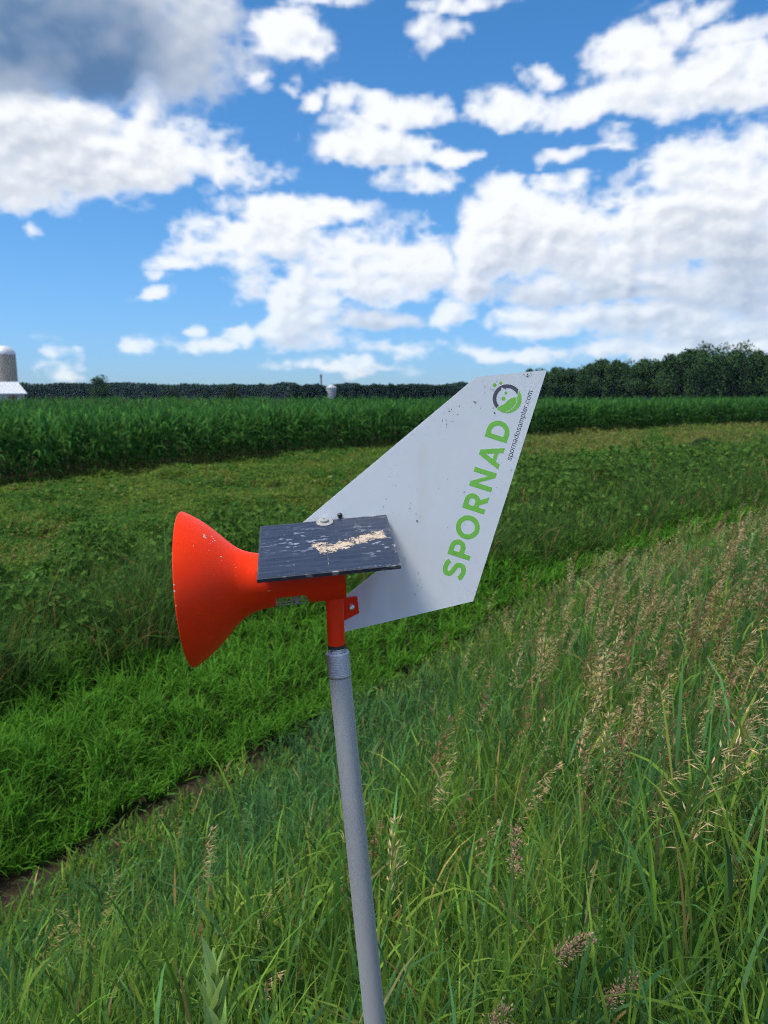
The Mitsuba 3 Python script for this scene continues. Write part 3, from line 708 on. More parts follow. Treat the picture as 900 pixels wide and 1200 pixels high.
# ------------------------------------------------------------------ flowering grass stalks
def spikelets(P, D, ln, wd, col):
    """slim four-sided spindles from P along D"""
    n = len(P)
    D = D / np.linalg.norm(D, axis=1, keepdims=True)
    u = np.cross(D, [.31, .17, .93]); u /= np.linalg.norm(u, axis=1, keepdims=True)
    v = np.cross(D, u)
    m = P + D * (ln * .42)[:, None]
    w_ = (wd / 2)[:, None]
    V = np.stack([P, m + u * w_, m + v * w_ * .6, m - u * w_, m - v * w_ * .6, P + D * ln[:, None]], 1).reshape(-1, 3)
    f = np.array([[0, 2, 1], [0, 3, 2], [0, 4, 3], [0, 1, 4], [5, 1, 2], [5, 2, 3], [5, 3, 4], [5, 4, 1]])
    return V, (f[None] + (np.arange(n) * 6)[:, None, None]).reshape(-1, 3), np.repeat(col, 6, 0)
def brome(r, cols, stemc, H=1.0, droop=.6, spread=1.0, dense=1.0):
    """(stem, head): an open panicle nodding to one side"""
    t = np.linspace(0, 1, 9)
    bend = droop * t ** 4
    x = np.cumsum(np.r_[0, np.sin(.05 + bend[1:]) * H / 8]); z = np.cumsum(np.r_[0, np.cos(.05 + bend[1:]) * H / 8])
    ctr = np.column_stack([x, x * 0, z])
    stem = [tube(ctr, np.linspace(.0016, .0007, 9), 4, stemc)]
    for f, l in ((.25, .24), (.45, .22), (.62, .16)):
        p = np.array([[np.interp(f, t, x), 0, np.interp(f, t, z)]])
        stem.append(blades(p, np.array([l]), np.array([.007]), np.array([r.uniform(-3, 3)]), np.array([.4]), np.array([r.uniform(.3, 1.4)]), np.array([[.10, .19, .05]]), 4))
    hp, hd, hl, hw, br = [], [], [], [], []
    for k in range(7):
        f = .78 + .032 * k
        o = np.array([np.interp(f, t, x), 0, np.interp(f, t, z)])
        for b in range(max(1, int(round((5 - .5 * k) * dense)))):
            a = r.normal(0, .55)
            l = r.uniform(.025, .075) * spread * (1 - .07 * k)
            up_ = r.uniform(.35, 1.0)
            e = o + np.array([math.cos(a) * l * .6, math.sin(a) * l * .6, l * up_ * .8])
            m = (o + e) / 2 + [0, 0, .012]
            br.append(tube([o, m, e], .0005, 3, stemc))
            for p in ((e,) if r.random() < .4 else (e, m)):
                hp.append(p); hd.append(np.array([math.cos(a) * .8, math.sin(a) * .8, r.uniform(-.55, .75)])); hl.append(r.uniform(.022, .036)); hw.append(r.uniform(.0029, .0046))
    for q_ in range(3):
        hp.append(ctr[-1] - [0, 0, .008 * q_]); hd.append(np.array([.6, r.normal(0, .4), .3])); hl.append(.022); hw.append(.0045)
    head = join(spikelets(np.array(hp), np.array(hd), np.array(hl), np.array(hw), tint(len(hp), *cols, var=.15, r=r)), *br)
    return join(*stem), head
sr = np.random.default_rng(21)
TAN, RUS, YEL = [(.74, .59, .35), (.66, .51, .29), (.80, .66, .41)], [(.44, .22, .16), (.36, .16, .12), (.54, .33, .22)], [(.46, .43, .14), (.36, .38, .11), (.52, .42, .16)]
kinds_st = {}
for nm, cols, stc, cnt in (('tan', TAN, (.24, .22, .09), 5), ('rust', RUS, (.26, .15, .08), 5), ('yellow', YEL, (.16, .22, .06), 5)):
    for v in range(cnt):
        st, hd_ = brome(sr, cols, stc, sr.uniform(.92, 1.12), sr.uniform(.12, .8), sr.uniform(.7, 1.2), sr.uniform(.9, 1.4))
        kinds_st[nm, v] = (st, hd_)
        scene[f'stalk_kind_{nm}_{v}'] = {'type': 'shapegroup', 'stem': mikit.ply((st[0], st[1]), 'm_leaf', color=st[2]), 'seed_head': mikit.ply((hd_[0], hd_[1]), 'm_leaf', color=hd_[2])}
xy, d = polar(14000, 1.25, 15, 40, r=sr)
s = side(xy[:, 0], xy[:, 1]); a = np.degrees(np.arctan2(xy[:, 0], xy[:, 1]))
patch = n2(xy[:, 0], xy[:, 1], .8, 101)
prob = np.clip((a - 3) / 14, 0, 1) * np.clip((d - 1.5) / 3.0, .10, 1) * .84 + .05 + .0 * (a < -3)
prob *= np.clip((patch - .25) * 2.6, .4, 1.15) * (s < -1.0) * np.clip((-s - 1.0) * .9, 0, 1)
# none where its top would stand in front of the lens or the sampler
clear = (np.hypot(xy[:, 0], xy[:, 1]) > 1.35) & ~((np.abs(xy[:, 0]) < .5) & (xy[:, 1] < 1.7))
kk = (sr.random(len(xy)) < prob * .36) & clear
xy, d, a, patch = xy[kk], d[kk], a[kk], patch[kk]
seen = np.abs(a) < 30
order = np.argsort(np.where(seen, d, 99))
z = ground(xy[:, 0], xy[:, 1])
LAB = {'tan': 'tan nodding seed stalk among the tall grass of the near bank', 'rust': 'reddish brown seed stalk among the tall grass of the near bank', 'yellow': 'yellow green open seed stalk among the tall grass of the near bank'}
mass = []
num = 0
for i_, j in enumerate(order):
    pr = np.array([.58, .30, .12]) if a[j] > 6 else (np.array([.28, .30, .42]) if a[j] > -6 else np.array([.26, .20, .54]))
    nm = ['tan', 'rust', 'yellow'][sr.choice(3, p=pr)]
    v, rot, sc = int(sr.integers(5)), sr.normal(-5, 38), sr.uniform(.80, 1.10)
    if i_ < 300 and seen[j]:
        key = 'grass_stalk' + (f'_{num:03d}' if num else ''); num += 1
        scene[key] = {'type': 'instance', 'shapegroup': {'type': 'ref', 'id': f'stalk_kind_{nm}_{v}'}, 'to_world': T().translate([xy[j, 0], xy[j, 1], z[j]]).rotate([0, 0, 1], rot).scale(sc)}
        labels[key] = dict(label=LAB[nm], category='grass stalk', group=nm + ' seed stalks in the grass')
    else:
        ca, sa = math.cos(math.radians(rot)) * sc, math.sin(math.radians(rot)) * sc
        for m in kinds_st[nm, v]:
            q_ = m[0]
            mass.append((np.column_stack([q_[:, 0] * ca - q_[:, 1] * sa + xy[j, 0], q_[:, 0] * sa + q_[:, 1] * ca + xy[j, 1], q_[:, 2] * sc + z[j]]), m[1], m[2]))
if mass:
    putv('seed_stalk_stand', join(*mass), label='farther stand of tan and reddish seed stalks on the near bank', category='grass', kind='stuff')

# single plants one can point to
def at_depth(px, py, Yd_):
    r = ray(px, py); return EYE + r * (Yd_ / r[1])
def orchard(key, px, py, Y_, bend, lab, n_l=4):
    top = at_depth(px, py, Y_)
    r = np.random.default_rng(int(px))
    gx_, gy_ = top[0] - .05 * bend, top[1] + .02
    g0 = np.array([gx_, gy_, float(ground(np.array([gx_]), np.array([gy_]))[0])])
    pts = np.array([g0, g0 * .5 + top * .5 + [-.02 * bend, 0, .02], top - [.035 * bend, 0, .012], top])
    st = tube(PchipInterpolator([0, .5, .92, 1], pts)(np.linspace(0, 1, 10)), np.linspace(.0017, .0009, 10), 5, (.30, .27, .12))
    hp, hd = [], []
    for c_i in range(n_l):
        f = c_i / max(1, n_l - 1)
        o = top + np.array([.012 * bend * c_i * 1.1, 0, .006 * c_i * (1 - .5 * bend)]) - np.array([0, 0, .024 * (n_l - 1 - c_i) * (1 - .8 * abs(bend))])
        for _ in range(34):
            g = r.normal(size=3) * [.0068, .0068, .0060]
            hp.append(o + g); hd.append(g / .012 + [.8 * bend, 0, .9])
    n_ = len(hp)
    hd_ = spikelets(np.array(hp), np.array(hd), r.uniform(.006, .010, n_), r.uniform(.0034, .0048, n_), tint(n_, (.66, .46, .32), (.58, .38, .27), (.74, .55, .40), var=.12, r=r))
    labels[key] = dict(label=lab, category='grass stalk')
    putv(key + '__stem', st); putv(key + '__seed_head', hd_)
orchard('orchard_grass', 604, 985, 1.40, .05, 'upright stalk with a stacked pinkish seed head, alone above the pole foot', 4)
orchard('orchard_grass_001', 655, 1108, 1.12, 1.0, 'curled pink tan seed head bowed to one side, the higher of two', 5)
orchard('orchard_grass_002', 712, 1158, 1.08, .9, 'curled pink tan seed head bowed to one side, the lower of two', 5)
orchard('orchard_grass_003', 578, 1192, 1.06, .6, 'pink tan seed head showing at the bottom edge of the picture beside the pole', 3)
mr = np.random.default_rng(77)
mb = at_depth(247, 1096, 1.16); mx, my = mb[0], mb[1]
mz = float(ground(np.array([mx]), np.array([my]))[0]); mh = mb[2] - mz
labels['mullein_plant'] = dict(label='pale green woolly mullein spike with upright broad leaves, low beside the pole', category='plant')
putv('mullein_plant__stem', tube([(mx, my, mz), (mx + .004, my, mz + mh * .6), (mx, my, mz + mh * .93)], [.011, .009, .004], 8, (.30, .38, .12)))
nl = 44
f = np.linspace(.25, .99, nl)
ml = blades(np.column_stack([np.full(nl, mx), np.full(nl, my), mz + mh * f * .93]), np.interp(f, [0, .6, 1], [.30, .20, .085]), np.interp(f, [0, .6, 1], [.066, .046, .028]), np.arange(nl) * 2.4, np.interp(f, [0, .5, 1], [.8, .42, .22]), np.interp(f, [0, 1], [.7, .1]), tint(nl, (.37, .53, .15), (.42, .55, .17), (.33, .48, .13), var=.08, r=mr), 5, None, 2.0, .12)
putv('mullein_plant__leaf', ml)
cl = at_depth(500, 905, 3.0)
# broadleaf weeds standing out of the far bank
def weed(r, H, leafl, cols):
    st = tube([(0, 0, 0), (r.normal(0, .02), r.normal(0, .02), H * .6), (r.normal(0, .03), r.normal(0, .03), H)], [.006, .005, .002], 5, (.10, .19, .05))
    k = 22; f = np.linspace(.15, 1, k)
    lf = blades(np.column_stack([np.zeros(k), np.zeros(k), H * f]), leafl * np.interp(f, [0, .6, 1], [.8, 1.1, .6]) * r.uniform(.8, 1.2, k), leafl * .34 * r.uniform(.8, 1.2, k), np.arange(k) * 2.4 + r.normal(0, .3, k), np.interp(f, [0, 1], [1.15, .5]) + r.normal(0, .15, k), r.uniform(.3, .9, k), tint(k, *cols, var=.1, r=r), 4, r.normal(0, .2, k), 2.0, .12)
    return st, lf
wr = np.random.default_rng(12)
for v in range(4):
    st, lf = weed(wr, wr.uniform(.75, 1.0), wr.uniform(.13, .19), [(.10, .23, .05), (.13, .27, .06), (.085, .20, .045)])
    scene[f'weed_kind_{v}'] = {'type': 'shapegroup', 'stem': mikit.ply((st[0], st[1]), 'm_leaf', color=st[2]), 'leaves': mikit.ply((lf[0], lf[1]), 'm_leaf', color=lf[2])}
for j, (px, py, Y_) in enumerate([(246, 735, 8.6), (262, 748, 8.2), (300, 742, 8.9), (330, 752, 9.0), (230, 758, 7.8), (160, 742, 7.6), (118, 752, 7.0), (60, 742, 7.0), (345, 735, 9.4), (205, 742, 8.4), (20, 760, 6.4), (740, 610, 21.0), (800, 600, 24.0), (870, 606, 22.0)]):
    top = at_depth(px, py, Y_)
    gz = float(ground(top[:1], top[1:2])[0])
    key = 'leafy_weed' + (f'_{j:03d}' if j else '')
    scene[key] = {'type': 'instance', 'shapegroup': {'type': 'ref', 'id': f'weed_kind_{j % 4}'}, 'to_world': T().translate([top[0], top[1], gz]).rotate([0, 0, 1], wr.uniform(0, 360)).scale(float(np.clip((top[2] - gz) / .95, .6, 1.4)))}
    labels[key] = dict(label='leafy light green weed standing out of the dark growth on the far bank', category='weed', group='leafy weeds on the far bank')
# bush in the field margin
bp = at_depth(826, 514, 31.0)
bz = float(ground(bp[:1], bp[1:2])[0])
br_ = np.random.default_rng(8)
g = br_.normal(size=(5200, 3)); g /= np.linalg.norm(g, axis=1, keepdims=True); g[:, 2] = np.abs(g[:, 2])
rad = (.72 + .5 * meshkit.fbm(g * 2.2, 3, 4))[:, None] * br_.random((5200, 1)) ** .25
Pb_ = bp * [1, 1, 0] + [0, 0, bz] + g * rad * [1.25, 1.1, max(.7, bp[2] - bz) * .95]
labels['round_bush'] = dict(label='dark grey green round bush in the weedy strip before the corn', category='bush')
putv('round_bush', leaves(Pb_, br_.uniform(.06, .13, 5200), .3, tint(5200, (.060, .125, .040), (.050, .110, .045), (.075, .14, .045), r=br_), .5, br_))

# ------------------------------------------------------------------ corn
def corn_mesh(r, top_only=False, seg=5):
    H = r.uniform(1.72, 2.0)
    nl = 14
    zl = np.linspace(.10, H * .92, nl) + r.normal(0, .02, nl)
    plane = r.uniform(0, np.pi)
    az = plane + np.arange(nl) * np.pi + r.normal(0, .35, nl)
    f = np.linspace(0, 1, nl)
    ln = np.interp(f, [0, .35, .7, 1], [.48, .85, .8, .5]) * r.uniform(.85, 1.12, nl)
    wd = np.interp(f, [0, .4, .8, 1], [.06, .12, .115, .075]) * r.uniform(.9, 1.1, nl)
    lean = np.interp(f, [0, .5, 1], [.75, .55, .16]) + r.normal(0, .1, nl)
    droop = np.interp(f, [0, .5, 1], [1.6, 1.7, .75]) + r.normal(0, .3, nl)
    c = tint(nl, (.066, .188, .038), (.092, .230, .048), (.048, .148, .038), var=.22, r=r)
    low = np.arange(nl) < 2
    c[low] = tint(2, (.112, .188, .044), (.200, .200, .062), r=r)
    P = np.zeros((nl, 3)); P[:, 2] = zl
    sel = np.arange(nl) >= (8 if top_only else 0)
    m = blades(P[sel], ln[sel], wd[sel], az[sel], lean[sel], droop[sel], c[sel], seg, r.normal(0, .25, int(sel.sum())), shape=2.6, fold=0 if top_only else .16)
    st = tube([(0, 0, 0 if not top_only else 1.0), (r.normal(0, .01), r.normal(0, .01), H * .55), (0, 0, H)], [.013, .011, .006], 4 if top_only else 6, (.106, .200, .056))
    return join(m, st)
cr = np.random.default_rng(5)
NV = 14
corn = [corn_mesh(cr) for _ in range(NV)]
for v, m in enumerate(corn):
    scene[f'corn_kind_{v}'] = {'type': 'shapegroup', 'plant': mikit.ply((m[0], m[1]), 'm_leaf', color=m[2])}
# rows run along the field edge
ex = np.linspace(-26, 75, 3000); ey = _yc(ex)
el = np.r_[0, np.cumsum(np.hypot(np.diff(ex), np.diff(ey)))]
def row(k, step=.19):
    t = np.arange(0, el[-1], step) + cr.normal(0, .03, int(np.ceil(el[-1] / step)))
    x, y = np.interp(t, el, ex), np.interp(t, el, ey)
    tx, ty = np.interp(t + .5, el, ex) - np.interp(t - .5, el, ex), np.interp(t + .5, el, ey) - np.interp(t - .5, el, ey)
    l = np.hypot(tx, ty)
    x, y = x - ty / l * k * .76 + cr.normal(0, .05, len(t)), y + tx / l * k * .76 + cr.normal(0, .05, len(t))
    d = np.hypot(x, y); a = np.degrees(np.arctan2(x, y))
    k_ = (np.abs(a) < 38) & (d < 130)
    return x[k_], y[k_], d[k_]
nc, rest = 0, []
kinds_low = [corn_mesh(cr, False, 4) for _ in range(8)]
for k_ in range(11):
    x, y, d = row(k_, .19 if k_ < 8 else .24)
    z = ground(x, y)
    order = np.argsort(d)
    one = set(order[:300].tolist()) if k_ == 0 else set()
    for j in range(len(x)):
        rot, sc = cr.uniform(0, 360), cr.uniform(.92, 1.08)
        if j in one and abs(math.degrees(math.atan2(x[j], y[j]))) < 33 and nc < 280:
            key = 'corn_plant' + (f'_{nc:03d}' if nc else '')
            nc += 1
            scene[key] = {'type': 'instance', 'shapegroup': {'type': 'ref', 'id': f'corn_kind_{cr.integers(NV)}'}, 'to_world': T().translate([x[j], y[j], z[j] - .02]).rotate([0, 0, 1], rot).scale(sc)}
            labels[key] = dict(label='tall green corn plant standing in the outermost row along the weedy margin', category='corn plant', group='corn plants along the field edge')
        else:
            rest.append((x[j], y[j], z[j], rot, sc, k_))
# behind: the crop as a mass
rest = np.array(rest)
ms = []
def scatter(m, rows_, ):
    a = np.radians(rows_[:, 3]); c, s_ = np.cos(a) * rows_[:, 4], np.sin(a) * rows_[:, 4]
    v = m[0]
    V = np.stack([v[None, :, 0] * c[:, None] - v[None, :, 1] * s_[:, None] + rows_[:, :1], v[None, :, 0] * s_[:, None] + v[None, :, 1] * c[:, None] + rows_[:, 1:2], v[None, :, 2] * rows_[:, 4:5] + rows_[:, 2:3] - .02], -1)
    Fa = (m[1][None] + (np.arange(len(rows_)) * len(v))[:, None, None]).reshape(-1, 3)
    tone = np.exp(cr.normal(0, .08, (len(rows_), 1, 1)))
    return V.reshape(-1, 3), Fa, (m[2][None] * tone).reshape(-1, 3)
full_ = rest[rest[:, 5] < 3]
tops = rest[rest[:, 5] >= 3]
which = cr.integers(8, size=len(full_))
low_full = []
for v in range(8):
    if (which == v).any():
        ms.append(scatter(kinds_low[v], full_[which == v]))
kinds_top = [corn_mesh(cr, True, 3) for _ in range(8)]
xs, ds = polar(3000, 24, 100, 36, r=cr)
beyond = xs[:, 1] > _yc(xs[:, 0]) + 10
xs = xs[beyond]
extra = np.column_stack([xs, ground(xs[:, 0], xs[:, 1]), cr.uniform(0, 360, len(xs)), cr.uniform(.95, 1.1, len(xs)) , np.full(len(xs), 20)])
tops = np.vstack([tops, extra])
which = cr.integers(8, size=len(tops))
for v in range(8):
    ms.append(scatter(kinds_top[v], tops[which == v]))
putv('corn_field', join(*ms), label='dense green corn crop filling the field behind the outer row', category='corn', kind='stuff')

# ------------------------------------------------------------------ trees
def crown_mesh(r, H, W, base, n, leaf, cols, lobes=18, cone=False):
    """leaf clumps through an uneven crown"""
    P = []
    if cone:
        z = r.uniform(0, 1, n) ** 1.25
        ang = r.uniform(0, 2 * np.pi, n)
        rad = W / 2 * (1 - z) ** .8 * (.35 + .65 * r.random(n) ** .5) * (1 + .18 * np.sin(ang * 5 + z * 30))
        P = np.stack([np.cos(ang) * rad, np.sin(ang) * rad, base + z * (H - base)], 1)
    else:
        for l in range(lobes):
            a, u = r.uniform(0, 2 * np.pi), r.random()
            zc = base + (H - base) * (.18 + .68 * u)
            rr = W / 2 * .62 * math.sqrt(max(.05, 1 - ((u - .42) / .62) ** 2)) * r.uniform(.35, 1)
            c = np.array([math.cos(a) * rr, math.sin(a) * rr, zc])
            k = n // lobes
            g = r.normal(size=(k, 3)); g /= np.linalg.norm(g, axis=1, keepdims=True)
            rad = np.array([W * .23, W * .23, (H - base) * .17]) * r.uniform(.75, 1.2)
            q_ = g * (r.random((k, 1)) ** .33) * rad
            q_ *= (.75 + .5 * meshkit.fbm(g * 3 + l * 9, 2, 3))[:, None]
            P.append(c + q_)
        P = np.vstack(P)
    n = len(P)
    return leaves(P, leaf * r.uniform(.6, 1.3, n), .35, tint(n, *cols, var=.16, r=r), .75, r)
def trunk_mesh(r, H, base, W, rad, limbs=5):
    ms = [tube([(0, 0, -1), (r.normal(0, .1), r.normal(0, .1), base), (r.normal(0, .3), r.normal(0, .3), H * .75)], [rad * 1.25, rad * .85, rad * .2], 7, (.07, .055, .04))]
    for l in range(limbs):
        a = l * 2.4 + r.uniform(0, 1); z0 = base * r.uniform(.8, 1.3)
        e = np.array([math.cos(a) * W * .34, math.sin(a) * W * .34, z0 + (H - base) * r.uniform(.3, .55)])
        ms.append(tube([(0, 0, z0), e * [.5, .5, 1] + [0, 0, -.6], e], [rad * .45, rad * .28, rad * .1], 5, (.07, .055, .04)))
    return join(*ms)
tr = np.random.default_rng(3)
WOOD = [(.046, .095, .030), (.057, .111, .032), (.041, .084, .032)]
def tree_kind(name, H, W, base, n, leaf, cols, cone=False, rad=.28):
    c, t = crown_mesh(tr, H, W, base, n, leaf, cols, cone=cone), trunk_mesh(tr, H, base, W, rad, 0 if cone else 5)
    scene[name] = {'type': 'shapegroup', 'crown': mikit.ply((c[0], c[1]), 'm_crown', color=c[2]), 'trunk': mikit.ply((t[0], t[1]), 'm_matt', color=t[2])}
for v in range(7):
    tree_kind(f'broad_tree_kind_{v}', tr.uniform(16.5, 19), tr.uniform(9, 12), tr.uniform(.3, 1.2), 5600, .62, WOOD)
counts = {}
def plant(base, kind, x, y, sc, lab, cat='tree', group=None, z=None, sx=1.0):
    k = counts.get(base, 0); counts[base] = k + 1
    key = base + (f'_{k:03d}' if k else '')
    z = float(ground(np.array([x]), np.array([y]))[0]) if z is None else z
    scene[key] = {'type': 'instance', 'shapegroup': {'type': 'ref', 'id': kind}, 'to_world': T().translate([x, y, z]).rotate([0, 0, 1], tr.uniform(0, 360)).scale([sc * sx, sc * sx, sc])}
    labels[key] = dict(label=lab, category=cat, **({'group': group} if group else {}))
    return key
def at(px, Y):
    return (px - 450) / F * Y / 1.0144, Y
# the wood at the right: skyline heights read along the photo
sky_x = [560, 640, 665, 700, 740, 770, 800, 830, 860, 900, 960, 1010]
sky_y = [444, 429, 427, 423, 422, 419, 411, 410, 411, 410, 410, 411]
for rowi, (dy, st) in enumerate(((0, 17), (13, 19), (28, 23))):
    px = 612 + rowi * 7
    while px < 985:
        Yt = np.interp(px, [600, 700, 800, 980], [330, 285, 250, 235]) + dy + tr.uniform(-5, 5)
        top = (458 - np.interp(px, sky_x, sky_y) - tr.uniform(-1, 5) - rowi * -.5) * Yt / F + 1.65
        zg = float(ground(np.array([at(px, Yt)[0]]), np.array([Yt]))[0])
        plant('broadleaf_tree', f'broad_tree_kind_{tr.integers(7)}', *at(px, Yt), (top - zg) / 17.8, 'dark green broadleaf tree in the wood beyond the corn', group='trees of the wood beyond the corn', sx=1.1)
        px += st * tr.uniform(.75, 1.25)
# evergreen windbreak by the grain bin
for v in range(4):
    tree_kind(f'spruce_kind_{v}', tr.uniform(12, 13.5), tr.uniform(7, 8.2), .5, 2600, .8, [(.018, .040, .024), (.024, .050, .026)], cone=False, rad=.2)
for px in np.r_[np.arange(347, 383, 6.2), np.arange(398, 536, 6.6)]:
    Yt = 480 + tr.uniform(-8, 8)
    zw = float(ground(np.array([0.0]), np.array([Yt]))[0])
    top = (458 - tr.uniform(449.6, 453.2)) * Yt / F + 1.65
    plant('evergreen_tree', f'spruce_kind_{tr.integers(4)}', *at(px, Yt), (top - zw) / 12.9, 'dark evergreen tree in the windbreak beside the grain bin', group='trees of the windbreak', z=zw)
# single trees against the far wood
tree_kind('lone_tree_kind', 15.5, 12, 2.5, 4200, .6, WOOD, rad=.3)
tree_kind('round_tree_kind', 9, 9.5, 1.0, 2600, .55, [(.03, .055, .024), (.04, .05, .022)], rad=.2)
def lone(px, Yt, topy, lab, kind, hk, sx):
    z = float(ground(np.array([at(px, Yt)[0]]), np.array([Yt]))[0]); top = (458 - topy) * Yt / F + 1.65
    plant('lone_tree', kind, *at(px, Yt), (top - z) / hk, lab, z=z, sx=sx)
lone(118, 420, 440.5, 'tallest single tree, thin topped, above the far wood near the barn', 'lone_tree_kind', 15.5, 1.25)
lone(201, 430, 453.0, 'low brownish round tree before the far wood', 'round_tree_kind', 9, 1.3)
lone(271, 430, 450.5, 'low dark green round tree before the far wood, nearer the grain bin', 'round_tree_kind', 9, 1.3)
# the far wood: one mass
n = 64000
fx = tr.uniform(-560, 200, n); band = tr.random(n)
fy = 740 + band * 60 + .12 * fx
hh = 12.5 + 7.5 * n2(fx, fx * 0, .05, 91) + 4.5 * n2(fx, band * 9, .17, 93)
Pz = ground(fx, fy) + (hh - 1.5) * tr.random(n) ** .5 + .8
mw = leaves(np.column_stack([fx, fy, Pz]), tr.uniform(1.5, 3.1, n), .35, tint(n, (.030, .062, .034), (.036, .074, .036), (.026, .054, .034), var=.12, r=tr), .8, tr)
putv('distant_wood', mw, 'm_crown', label='long dark wood along the horizon beyond the corn', category='woodland', kind='stuff')

# ------------------------------------------------------------------ farm buildings
bx = lambda sx, sy, sz, x, y, z: trimesh.creation.box([sx, sy, sz], trimesh.transformations.translation_matrix([x, y, z]))
def part(key, meshes, bsdf, smooth=False, **lab):
    put(key, trimesh.util.concatenate(meshes) if isinstance(meshes, list) else meshes, bsdf, smooth=smooth, **lab)
mat('m_white', type='twosided', nested={'type': 'principled', 'base_color': {'type': 'rgb', 'value': [.72, .72, .73]}, 'roughness': .6})
mat('m_roof', type='twosided', nested={'type': 'principled', 'base_color': {'type': 'rgb', 'value': [.62, .64, .68]}, 'roughness': .45, 'metallic': .2})
mat('m_red', type='twosided', nested={'type': 'principled', 'base_color': {'type': 'rgb', 'value': [.32, .03, .03]}, 'roughness': .7})
def stave(p, n, uv):
    a = mikit.fbm(p.x * 1.2, p.y * 1.2, p.z * .25, 3)
    return mikit.mix((.36, .31, .25), (.52, .46, .38), a)
mat('m_stave', type='twosided', nested={'type': 'principled', 'base_color': mikit.proc(stave), 'roughness': .85})
zf = -4.5
D = 215.0
cxs, _ = at(7.5, D)
rs = 12.6 * D / F
zt = 1.65 + (458 - 417.5) * D / F
labels['tower_silo'] = dict(label='tan concrete stave silo with pale domed cap behind the white barn', category='silo')
ns = 40
staves = []
for j in range(ns):
    a = j * 2 * math.pi / ns
    b = trimesh.creation.box([.10, 2 * math.pi * rs / ns * .93, zt - zf]); b.apply_translation([rs - .02 * (j % 2), 0, (zt + zf) / 2])
    b.apply_transform(trimesh.transformations.rotation_matrix(a, [0, 0, 1])); b.apply_translation([cxs, D, 0]); staves.append(b)
core = trimesh.creation.cylinder(rs - .05, zt - zf - .01, sections=48); core.apply_translation([cxs, D, (zt + zf) / 2 - .006])
part('tower_silo__wall', [core] + staves, 'm_stave')
for j, z in enumerate(np.arange(zf + 1, zt - .3, .9)):
    put('tower_silo__hoop' + (f'_{j:03d}' if j else ''), oriented(trimesh.creation.torus(rs + .06, .035, major_sections=48, minor_sections=6), trimesh.transformations.translation_matrix([cxs, D, z])), 'm_stave')
dome = lathe([(0, 0)] + [(rs * 1.04 * math.cos(t), rs * .82 * math.sin(t) + .05) for t in np.linspace(0, math.pi / 2 - .001, 14)] + [(0, rs * .82 + .05)], frame(np.array([cxs, D, zt]), [1, 0, 0], [0, 1, 0], [0, 0, 1]), 48)
part('tower_silo__dome', dome, 'm_roof', smooth=35)
# barn in front of it: long side towards the road
Db = 190.0
xr = at(30.5, Db)[0]; ze = 1.65 - 3.0 * Db / F; zr = 1.65 + 9.5 * Db / F
labels['barn'] = dict(label='low white barn with pale ribbed metal roof in front of the silo', category='barn')
pf, pr = np.array(at(31, Db)), np.array(at(22, Db + 4.5))
ey_ = pr - pf; dep = np.linalg.norm(ey_); ey_ /= dep; ex_ = np.array([ey_[1], -ey_[0]])
M_b = frame(np.array([*pf, 0]), [*ex_, 0], [*ey_, 0], [0, 0, 1])
LBn = 44.0
wall2 = Polygon([(.5, zf), (2 * dep - .5, zf), (2 * dep - .5, ze), (dep, zr - .35), (.5, ze)])
wall = trimesh.creation.extrude_polygon(wall2, LBn - 1.0, engine='earcut')
wall.apply_transform(np.array([[0, 0, 1, -LBn + .5], [1, 0, 0, 0], [0, 1, 0, 0], [0, 0, 0, 1]], float))
part('barn__wall', oriented(wall, M_b), 'm_white')
sl = (zr - ze) / dep
roof2 = Polygon([(-.35, ze - .35 * sl), (dep, zr), (2 * dep + .35, ze - .35 * sl), (2 * dep + .35, ze - .35 * sl + .18), (dep, zr + .2), (-.35, ze - .35 * sl + .18)])
roof = trimesh.creation.extrude_polygon(roof2, LBn, engine='earcut')
roof.apply_transform(np.array([[0, 0, 1, -LBn], [1, 0, 0, 0], [0, 1, 0, 0], [0, 0, 0, 1]], float))
part('barn__roof', oriented(roof, M_b), 'm_roof')
for j in range(60):
    x0 = -LBn + .3 + j * (LBn - .6) / 59
    rib = Polygon([(-.35, ze - .35 * sl + .18), (dep, zr + .2), (dep, zr + .26), (-.35, ze - .35 * sl + .24)])
    rb = trimesh.creation.extrude_polygon(rib, .06, engine='earcut'); rb.apply_transform(np.array([[0, 0, 1, x0], [1, 0, 0, 0], [0, 1, 0, 0], [0, 0, 0, 1]], float))
    put('barn__roof__rib' + (f'_{j:03d}' if j else ''), oriented(rb, M_b), 'm_roof')
part('barn__gutter', oriented(bx(LBn, .16, .16, -LBn / 2, -.44, ze - .35 * sl + .06), M_b), 'm_roof')
def star(n, r0, r1): 
    return [(math.cos(a) * (r0 if i % 2 else r1), math.sin(a) * (r0 if i % 2 else r1)) for i, a in enumerate(np.arange(n * 2) * math.pi / n + .2)]
orn = unary_union([Polygon(star(5, .35, .8)).buffer(.05), affinity.translate(Polygon(star(4, .25, .55)), -.9, .15), affinity.translate(Polygon(star(4, .25, .5)), .75, .25)])
om = slab(orn, 0, .08); om.apply_transform(np.array([[1, 0, 0, -3.2], [0, 0, -1, .498], [0, 1, 0, ze - 1.2], [0, 0, 0, 1]], float)); om = oriented(om, M_b)
part('barn__ornament', om, 'm_red', label='dark red ornament on the white barn wall')
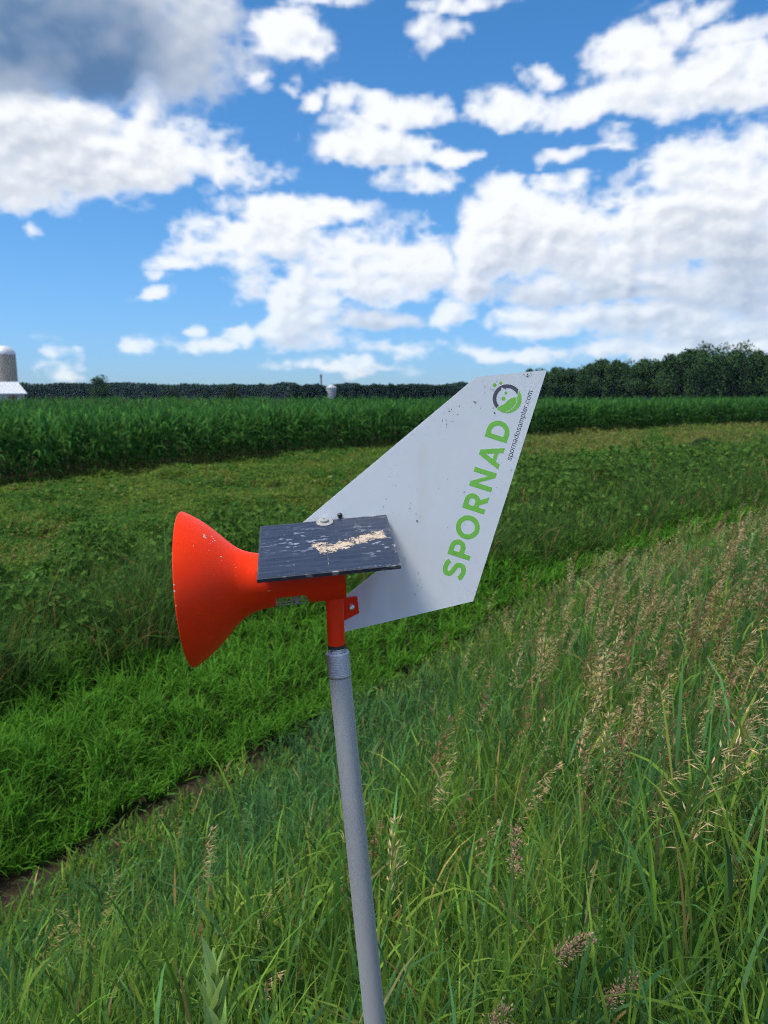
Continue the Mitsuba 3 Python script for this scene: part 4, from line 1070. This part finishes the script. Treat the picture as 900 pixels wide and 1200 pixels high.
# grain bin and elevator leg far off
Dg = 500.0
gxp = at(388.3, Dg)[0]; rg = 6.2 * Dg / F
zgt = 1.65 + 3.5 * Dg / F
labels['grain_bin'] = dict(label='pale metal grain bin with conical roof between the dark evergreens', category='grain bin')
gp = []
zg0 = -8.2
for j in range(9):
    z0, z1 = zg0 + (zgt - zg0) * j / 9, zg0 + (zgt - zg0) * (j + 1) / 9
    gp += [(rg, z0 + .02), (rg + .06, (z0 + z1) / 2), (rg, z1 - .02)]
I4 = frame(np.array([gxp, Dg, 0]), [1, 0, 0], [0, 1, 0], [0, 0, 1])
mat('m_bin', type='twosided', nested={'type': 'principled', 'base_color': {'type': 'rgb', 'value': [.40, .43, .47]}, 'roughness': .5, 'metallic': .3})
part('grain_bin__wall', lathe([(0, zg0)] + gp + [(0, zgt)], I4, 40), 'm_bin')
part('grain_bin__roof', lathe([(0, zgt + .02), (rg + .25, zgt + .02), (rg * .2, zgt + 2.5), (rg * .18, zgt + 2.9), (0, zgt + 2.95)], I4, 40), 'm_bin')
labels['elevator_leg'] = dict(label='thin dark grain elevator tower rising beside the grain bin', category='tower')
lx = at(376.5, Dg)[0]; lt = 1.65 + 18.5 * Dg / F
mat('m_grey', type='twosided', nested={'type': 'principled', 'base_color': {'type': 'rgb', 'value': [.16, .17, .19]}, 'roughness': .6})
legs = [bx(.2, .2, lt + 8, lx + a, Dg + b, (lt - 8) / 2) for a in (-.45, .45) for b in (-.45, .45)]
legs += [bx(.9, .12, .12, lx, Dg - .45, z) for z in np.arange(-7, lt, 1.2)] + [bx(.12, .9, .12, lx + .45, Dg, z) for z in np.arange(.6, lt, 1.2)]
part('elevator_leg__frame', legs, 'm_grey')
part('elevator_leg__head', [bx(1.5, 1.3, 1.6, lx, Dg, lt - 1.0)], 'm_grey')
part('elevator_leg__trunking', [bx(.45, .45, lt + 8, lx + .05, Dg, (lt - 8) / 2)], 'm_grey')

# the summer air: one closed box of thin haze round everything

lo, hi = GROUND_V.min(0), GROUND_V.max(0)
bx0, bx1 = np.array([lo[0] - 40, lo[1] - 40, lo[2] - 1.0]), np.array([hi[0] + 40, hi[1] + 40, 32.0])
scene['haze'] = {'type': 'cube', 'to_world': T().translate(((bx0 + bx1) / 2).tolist()).scale(((bx1 - bx0) / 2).tolist()), 'bsdf': {'type': 'null'}, 'interior': {'type': 'ref', 'id': 'air'}}
labels['haze'] = dict(label='thin bluish summer haze over the fields', category='haze', kind='stuff')
